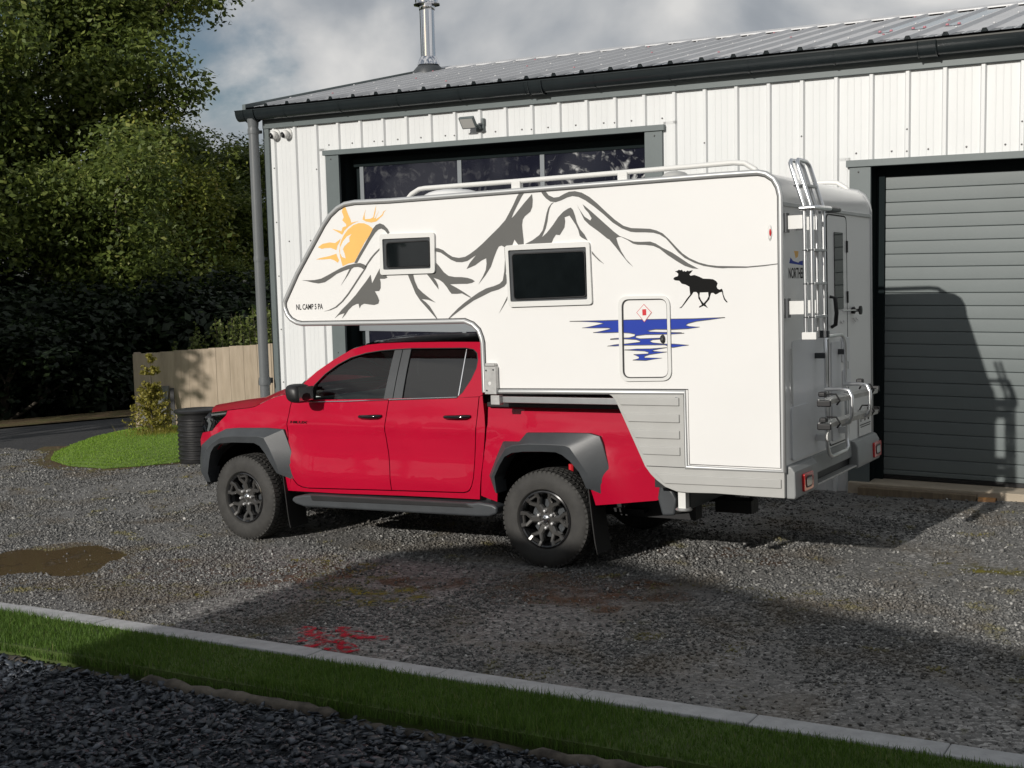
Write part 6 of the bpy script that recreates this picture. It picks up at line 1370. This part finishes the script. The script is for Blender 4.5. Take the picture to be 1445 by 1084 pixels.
def make_tree(name, h, seed, leaf, n_each, size, rad=(.45, .8), spread=.6, trunk=.26, tilt=(0, 0), extra=0):
    """meshes of a tree about h tall at the origin"""
    rr_ = random.Random(seed); rg_ = np.random.default_rng(seed); mb = MB(); tips = []
    limb(mb, (0, 0, -.2), Vector((tilt[0], tilt[1], 1)).normalized(), h * .36, trunk, 0, tips, rr_, spread)
    T_ = np.array(tips); T_[:, 2] *= h / max(T_[:, 2]); sc = h / max(t[2] for t in tips)
    mb.v = [(x, y, z * (sc if z > 0 else 1)) for x, y, z in mb.v]
    ex = T_[rg_.integers(0, len(T_), extra)] + rg_.normal(0, .55, (extra, 3)) if extra else np.zeros((0, 3))
    Cc = np.concatenate([T_, ex]); V, tone = leaf_cloud(Cc, n_each, rg_.uniform(*rad, len(Cc)), size, rg_)
    o = np_mesh('crown', V, QF, leaf, tone); tm = mb.mesh('trunk', fix=False); tm.materials.append(M['bark'])
    tm.polygons.foreach_set('use_smooth', [True] * len(tm.polygons)); cm = o.data; bpy.data.objects.remove(o)
    return cm, tm
def place_tree(name, meshes, loc, rot, sc, label, group=None, leaf=None, cat='tree'):
    r_ = empty(name, loc, label, cat, group); r_.rotation_euler = (0, 0, rot); r_.scale = sc if isinstance(sc, tuple) else (sc, sc, sc)
    for nm, me in zip(('crown', 'trunk'), meshes):
        o = bpy.data.objects.new(nm, me); COL.objects.link(o); o.parent = r_
    return r_
TA = make_tree('a', 12.5, 4, M['leaf_oak'], 120, .16, (.55, 1.05), .68, .30, extra=420)
print('tree a', len(TA[0].polygons))
TB = make_tree('b', 9.0, 9, M['leaf_ash'], 110, .145, (.5, .9), .58, .20, extra=220)
TD = make_tree('d', 6.5, 15, M['leaf_dark'], 80, .22, (.6, 1.0), .75, .16, extra=120)
TH = make_tree('h', 11.5, 23, M['leaf_oak'], 60, .32, (.7, 1.1), .7, .3, extra=60)
TC_ = make_tree('c', 7.2, 31, M['leaf_oak'], 100, .145, (.5, .9), .72, .17, extra=220)
g = 'trees along the edge of the wood'
place_tree('oak_tree', TA, (-23.6, 16.2, -.4), .4, (1.15, 1.15, 1.02), 'tall broad green tree rising highest beyond the shaded road', g)
place_tree('oak_tree', TA, (-25.6, 11.6, -.2), 2.9, (1.05, 1.05, 1.05), 'tall green tree at the outer edge of the wood, thin branches against the sky', g)
place_tree('oak_tree', TA, (-23.0, 21.5, -.2), 1.7, (.85, .85, .62), 'lower dark green tree between the tallest tree and the yellowish one', g)
place_tree('ash_tree', TB, (-20.9, 18.7, -.4), 5.1, (.95, .95, .86), 'sunlit yellowish green tree showing beside the workshop downpipe', g)
place_tree('ash_tree', TB, (-19.2, 21.6, -.4), .9, (.9, .9, .80), 'smaller yellow green tree partly hidden by the workshop corner', g)
for i, (x, y, s, lab) in enumerate(((-20.6, 9.6, .98, 'middling green tree at the road bank in front of the tallest tree'), (-20.2, 13.4, .90, 'middling green tree behind the outer end of the fence'), (-18.6, 16.0, .50, 'low green tree behind the middle of the fence'), (-16.8, 21.5, .50, 'low green tree nearest the workshop corner'), (-23.6, 9.0, 1.05, 'middling green tree deep in the wood beyond the road'))):
    place_tree('field_maple', TC_, (x, y, -.6), i * 1.9 + .3, (s * 1.1, s * 1.1, s), lab, g)
gd = 'dark undergrowth in the shade of the wood'
for i, (x, y, s, lab) in enumerate(((-17.6, 8.4, .50, 'dark shaded bush at the road bank, outermost of the undergrowth'), (-17.8, 10.6, .52, 'dark shaded bush on the bank under the tallest tree'), (-17.6, 13.0, .55, 'dark shaded bush behind the outer end of the fence'), (-17.4, 15.6, .55, 'dark shaded bush behind the middle of the fence'),
        (-17.0, 18.2, .55, 'dark shaded bush behind the shrubs above the fence'), (-21.4, 11.2, .62, 'dark shaded bush deep in the wood beside the tallest trunk'), (-16.4, 20.6, .55, 'dark shaded bush nearest the workshop corner'), (-20.2, 7.4, .55, 'dark shaded bush deep in the wood beyond the road'))):
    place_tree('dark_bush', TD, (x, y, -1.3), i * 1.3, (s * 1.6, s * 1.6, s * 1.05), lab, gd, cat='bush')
# row of trees off to the left that keeps the road and the foot of the wood in shade
gh = 'roadside trees outside the view that shade the wood'
for i, (x, y, s) in enumerate(((-14.3, -2.2, .58), (-18.2, -3.2, .74), (-21.2, -5.0, .84), (-24.6, -4.2, .82), (-28.0, -6.0, .88), (-31.6, -5.0, .88))):
    place_tree('roadside_tree', TH, (x, y, -.2), i * 2.1, (s * .9, s * .9, s), 'roadside tree outside the view with a wide dense crown', gh)
for i, (x, y, s) in enumerate(((-18.6, -24.5, .92), (-22.4, -27, 1.0), (-26.5, -24, .95), (-17, -34, .9))):
    place_tree('distant_tree', TH, (x, y, -.2), i * 1.7 + .5, s, 'distant tree behind the viewpoint seen only in reflections', 'trees behind the viewpoint')
# wood behind everything: one mass of foliage
rgw = np.random.default_rng(77)
nC = 900; t = rgw.uniform(0, 1, nC); base = np.stack([-48 + 34 * t, 16 + 22 * t + rgw.normal(0, 2.2, nC), rgw.uniform(-.3, 5.6, nC)], 1)
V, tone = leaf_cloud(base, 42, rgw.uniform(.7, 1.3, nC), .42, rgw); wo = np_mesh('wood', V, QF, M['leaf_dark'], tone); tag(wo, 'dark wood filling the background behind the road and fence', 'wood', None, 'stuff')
nC = 520; t = rgw.uniform(0, 1, nC); nb_ = rgw.normal(0, .9, nC)
base = np.where(t[:, None] < .5, np.stack([-32 + 29 * t + nb_ * .5, 1 + 17 * t - nb_, rgw.uniform(-.2, 1.9, nC)], 1), np.stack([-17.5 + 2.5 * (t - .5) * 2 + nb_, 9.5 + 15 * (t - .5) * 2, rgw.uniform(-.2, 1.9, nC)], 1))
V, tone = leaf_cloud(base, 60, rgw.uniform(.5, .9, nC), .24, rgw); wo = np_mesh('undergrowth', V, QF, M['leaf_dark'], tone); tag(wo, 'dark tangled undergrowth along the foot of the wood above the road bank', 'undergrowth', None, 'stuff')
# low hill line all round behind the viewpoint
mb = MB(); hp = []
for i in range(61):
    a = R(100 + 340 * i / 60 - 60); r_ = 120; hz = 7 + 3 * math.sin(i * .9) + 2 * math.sin(i * 2.3)
    hp.append((r_ * math.cos(a), r_ * math.sin(a), hz))
mb.add([(x, y, -.3) for x, y, z in hp] + [(x * 1.06, y * 1.06, z) for x, y, z in hp] + [(x * 1.5, y * 1.5, z * 1.2) for x, y, z in hp], [(i, i + 1, 62 + i, 61 + i) for i in range(60)] + [(61 + i, 62 + i, 123 + i, 122 + i) for i in range(60)])
M['hill'] = mat('hill', (.035, .050, .022), .95, col2=(.02, .032, .014), scale=.15); tag(mb.build('hills', M['hill'], None, smooth=180), kind='structure')

# shrubs showing over the fence: upright leafy stems, each shrub its own
rs = random.Random(5)
def shrub_mesh(h, n_st, spread, seed, leafm, size=.055, dens=26):
    rr_ = random.Random(seed); rg_ = np.random.default_rng(seed); mb = MB(); P = []
    for k in range(n_st):
        a = rr_.uniform(0, 6.28); r0 = rr_.uniform(0, spread); tx, ty = math.cos(a) * r0, math.sin(a) * r0; hh = h * rr_.uniform(.62, 1.0)
        pts = [(tx * .3, ty * .3, 0), (tx * .7, ty * .7, hh * .5), (tx + rr_.uniform(-.05, .05), ty + rr_.uniform(-.05, .05), hh)]; mb.tube(pts, [.012, .008, .003], 5, cap=False)
        for i in range(dens):
            u = .25 + .75 * i / dens; q = [pts[1][j] + (pts[2][j] - pts[1][j]) * (u - .5) * 2 if u > .5 else pts[0][j] + (pts[1][j] - pts[0][j]) * u * 2 for j in range(3)]; P.append(q)
    V, tone = leaf_cloud(np.array(P), 3, np.full(len(P), .07), size, rg_, 1.0)
    o = np_mesh('foliage', V, QF, leafm, tone); tm = mb.mesh('stems', fix=False); tm.materials.append(M['bark']); cm = o.data; bpy.data.objects.remove(o); return cm, tm
SA = shrub_mesh(2.3, 26, .55, 1, M['leaf_shrub'], .085, 36); SB = shrub_mesh(2.05, 9, .25, 2, M['leaf_shrub'], .075, 34)
def place_shrub(me, loc, rot, sc, lab):
    r_ = empty('shrub', loc, lab, 'shrub', 'shrubs behind the fence'); r_.rotation_euler = (0, 0, rot); r_.scale = (sc[0], sc[0], sc[1])
    for nm, m_ in zip(('foliage', 'stems'), me):
        o = bpy.data.objects.new(nm, m_); COL.objects.link(o); o.parent = r_
bk = Vector((-fd.y, fd.x, 0))
for i, (me, s_, dist, rot, sc, lab) in enumerate(((SB, .40, .40, 0, (.9, .80), 'thin dark shrub over the outer end of the fence'), (SB, .95, .42, 1, (1.0, .98), 'slender upright shrub, tallest spire over the outer half of the fence'), (SA, 1.55, .65, 2, (.75, .88), 'leafy shrub beside the slender spire over the fence'), (SA, 2.15, .70, 3, (.9, .94), 'broad leafy shrub over the middle of the fence'), (SA, 2.85, .75, 4.4, (.95, .93), 'broad leafy shrub over the fence next to the downpipe'), (SA, 3.6, .8, 5.2, (.9, .9), 'leafy shrub over the fence, hidden in part by the workshop corner'))):
    p = FA + fd * s_ + bk * dist; place_shrub(me, (p.x, p.y, -.02), rot, sc, lab)
# golden conifer sapling in front of the fence
SP = empty('conifer_sapling', (-10.35, 5.75, .10), 'small golden green conifer sapling with a bare leading shoot by the fence', 'sapling')
rr_ = random.Random(8); mb = MB(); P = []; mb.tube([(0, 0, 0), (.02, .01, .6), (.035, .0, 1.28)], [.02, .012, .004], 6)
tiers = [(z, .46 * (1 - z / 1.15) ** 1.3 + .05) for z in [.06 + .05 * i for i in range(15)]] + [(.96, .15), (1.02, .16), (1.16, .10), (1.24, .05)]
for z, L in tiers:
    for k in range(7 if z < .9 else 5):
        a = rr_.uniform(0, 6.28); q0 = Vector((.02 * z, 0, z)); d_ = Vector((math.cos(a), math.sin(a), rr_.uniform(.15, .6))).normalized(); LL = L * rr_.uniform(.7, 1.15)
        q1 = q0 + d_ * LL; mb.tube([q0, q1], [.005, .002], 4, cap=False)
        for i in range(9): P.append(tuple(q0 + d_ * LL * (.2 + .8 * i / 8)))
V, tone = leaf_cloud(np.array(P), 4, np.full(len(P), .030), .050, np.random.default_rng(3), 1.0)
o = np_mesh('foliage', V, QF, M['leaf_gold'], tone); o.parent = SP
o = mb.build('stem', M['bark'], SP, keep=False, fix=False)
# tall weeds at the sapling's foot
rgx = np.random.default_rng(9); n = 900; x = rgx.normal(-10.2, .25, n); y = rgx.normal(5.85, .25, n)
V = np.zeros((n, 3, 3)); hh = rgx.uniform(.08, .24, n); yaw = rgx.uniform(0, 6.28, n)
V[:, 0] = np.stack([x - .004 * np.cos(yaw), y - .004 * np.sin(yaw), np.full(n, .08)], 1); V[:, 1] = np.stack([x + .004 * np.cos(yaw), y + .004 * np.sin(yaw), np.full(n, .08)], 1); V[:, 2] = np.stack([x + rgx.normal(0, .08, n), y + rgx.normal(0, .08, n), .08 + hh], 1)
tag(np_mesh('weeds', V, np.array([(0, 1, 2)]), M['leaf_gold'], rgx.uniform(0, .8, n)), 'dry yellowish weeds round the conifer sapling', 'weeds', None, 'stuff')
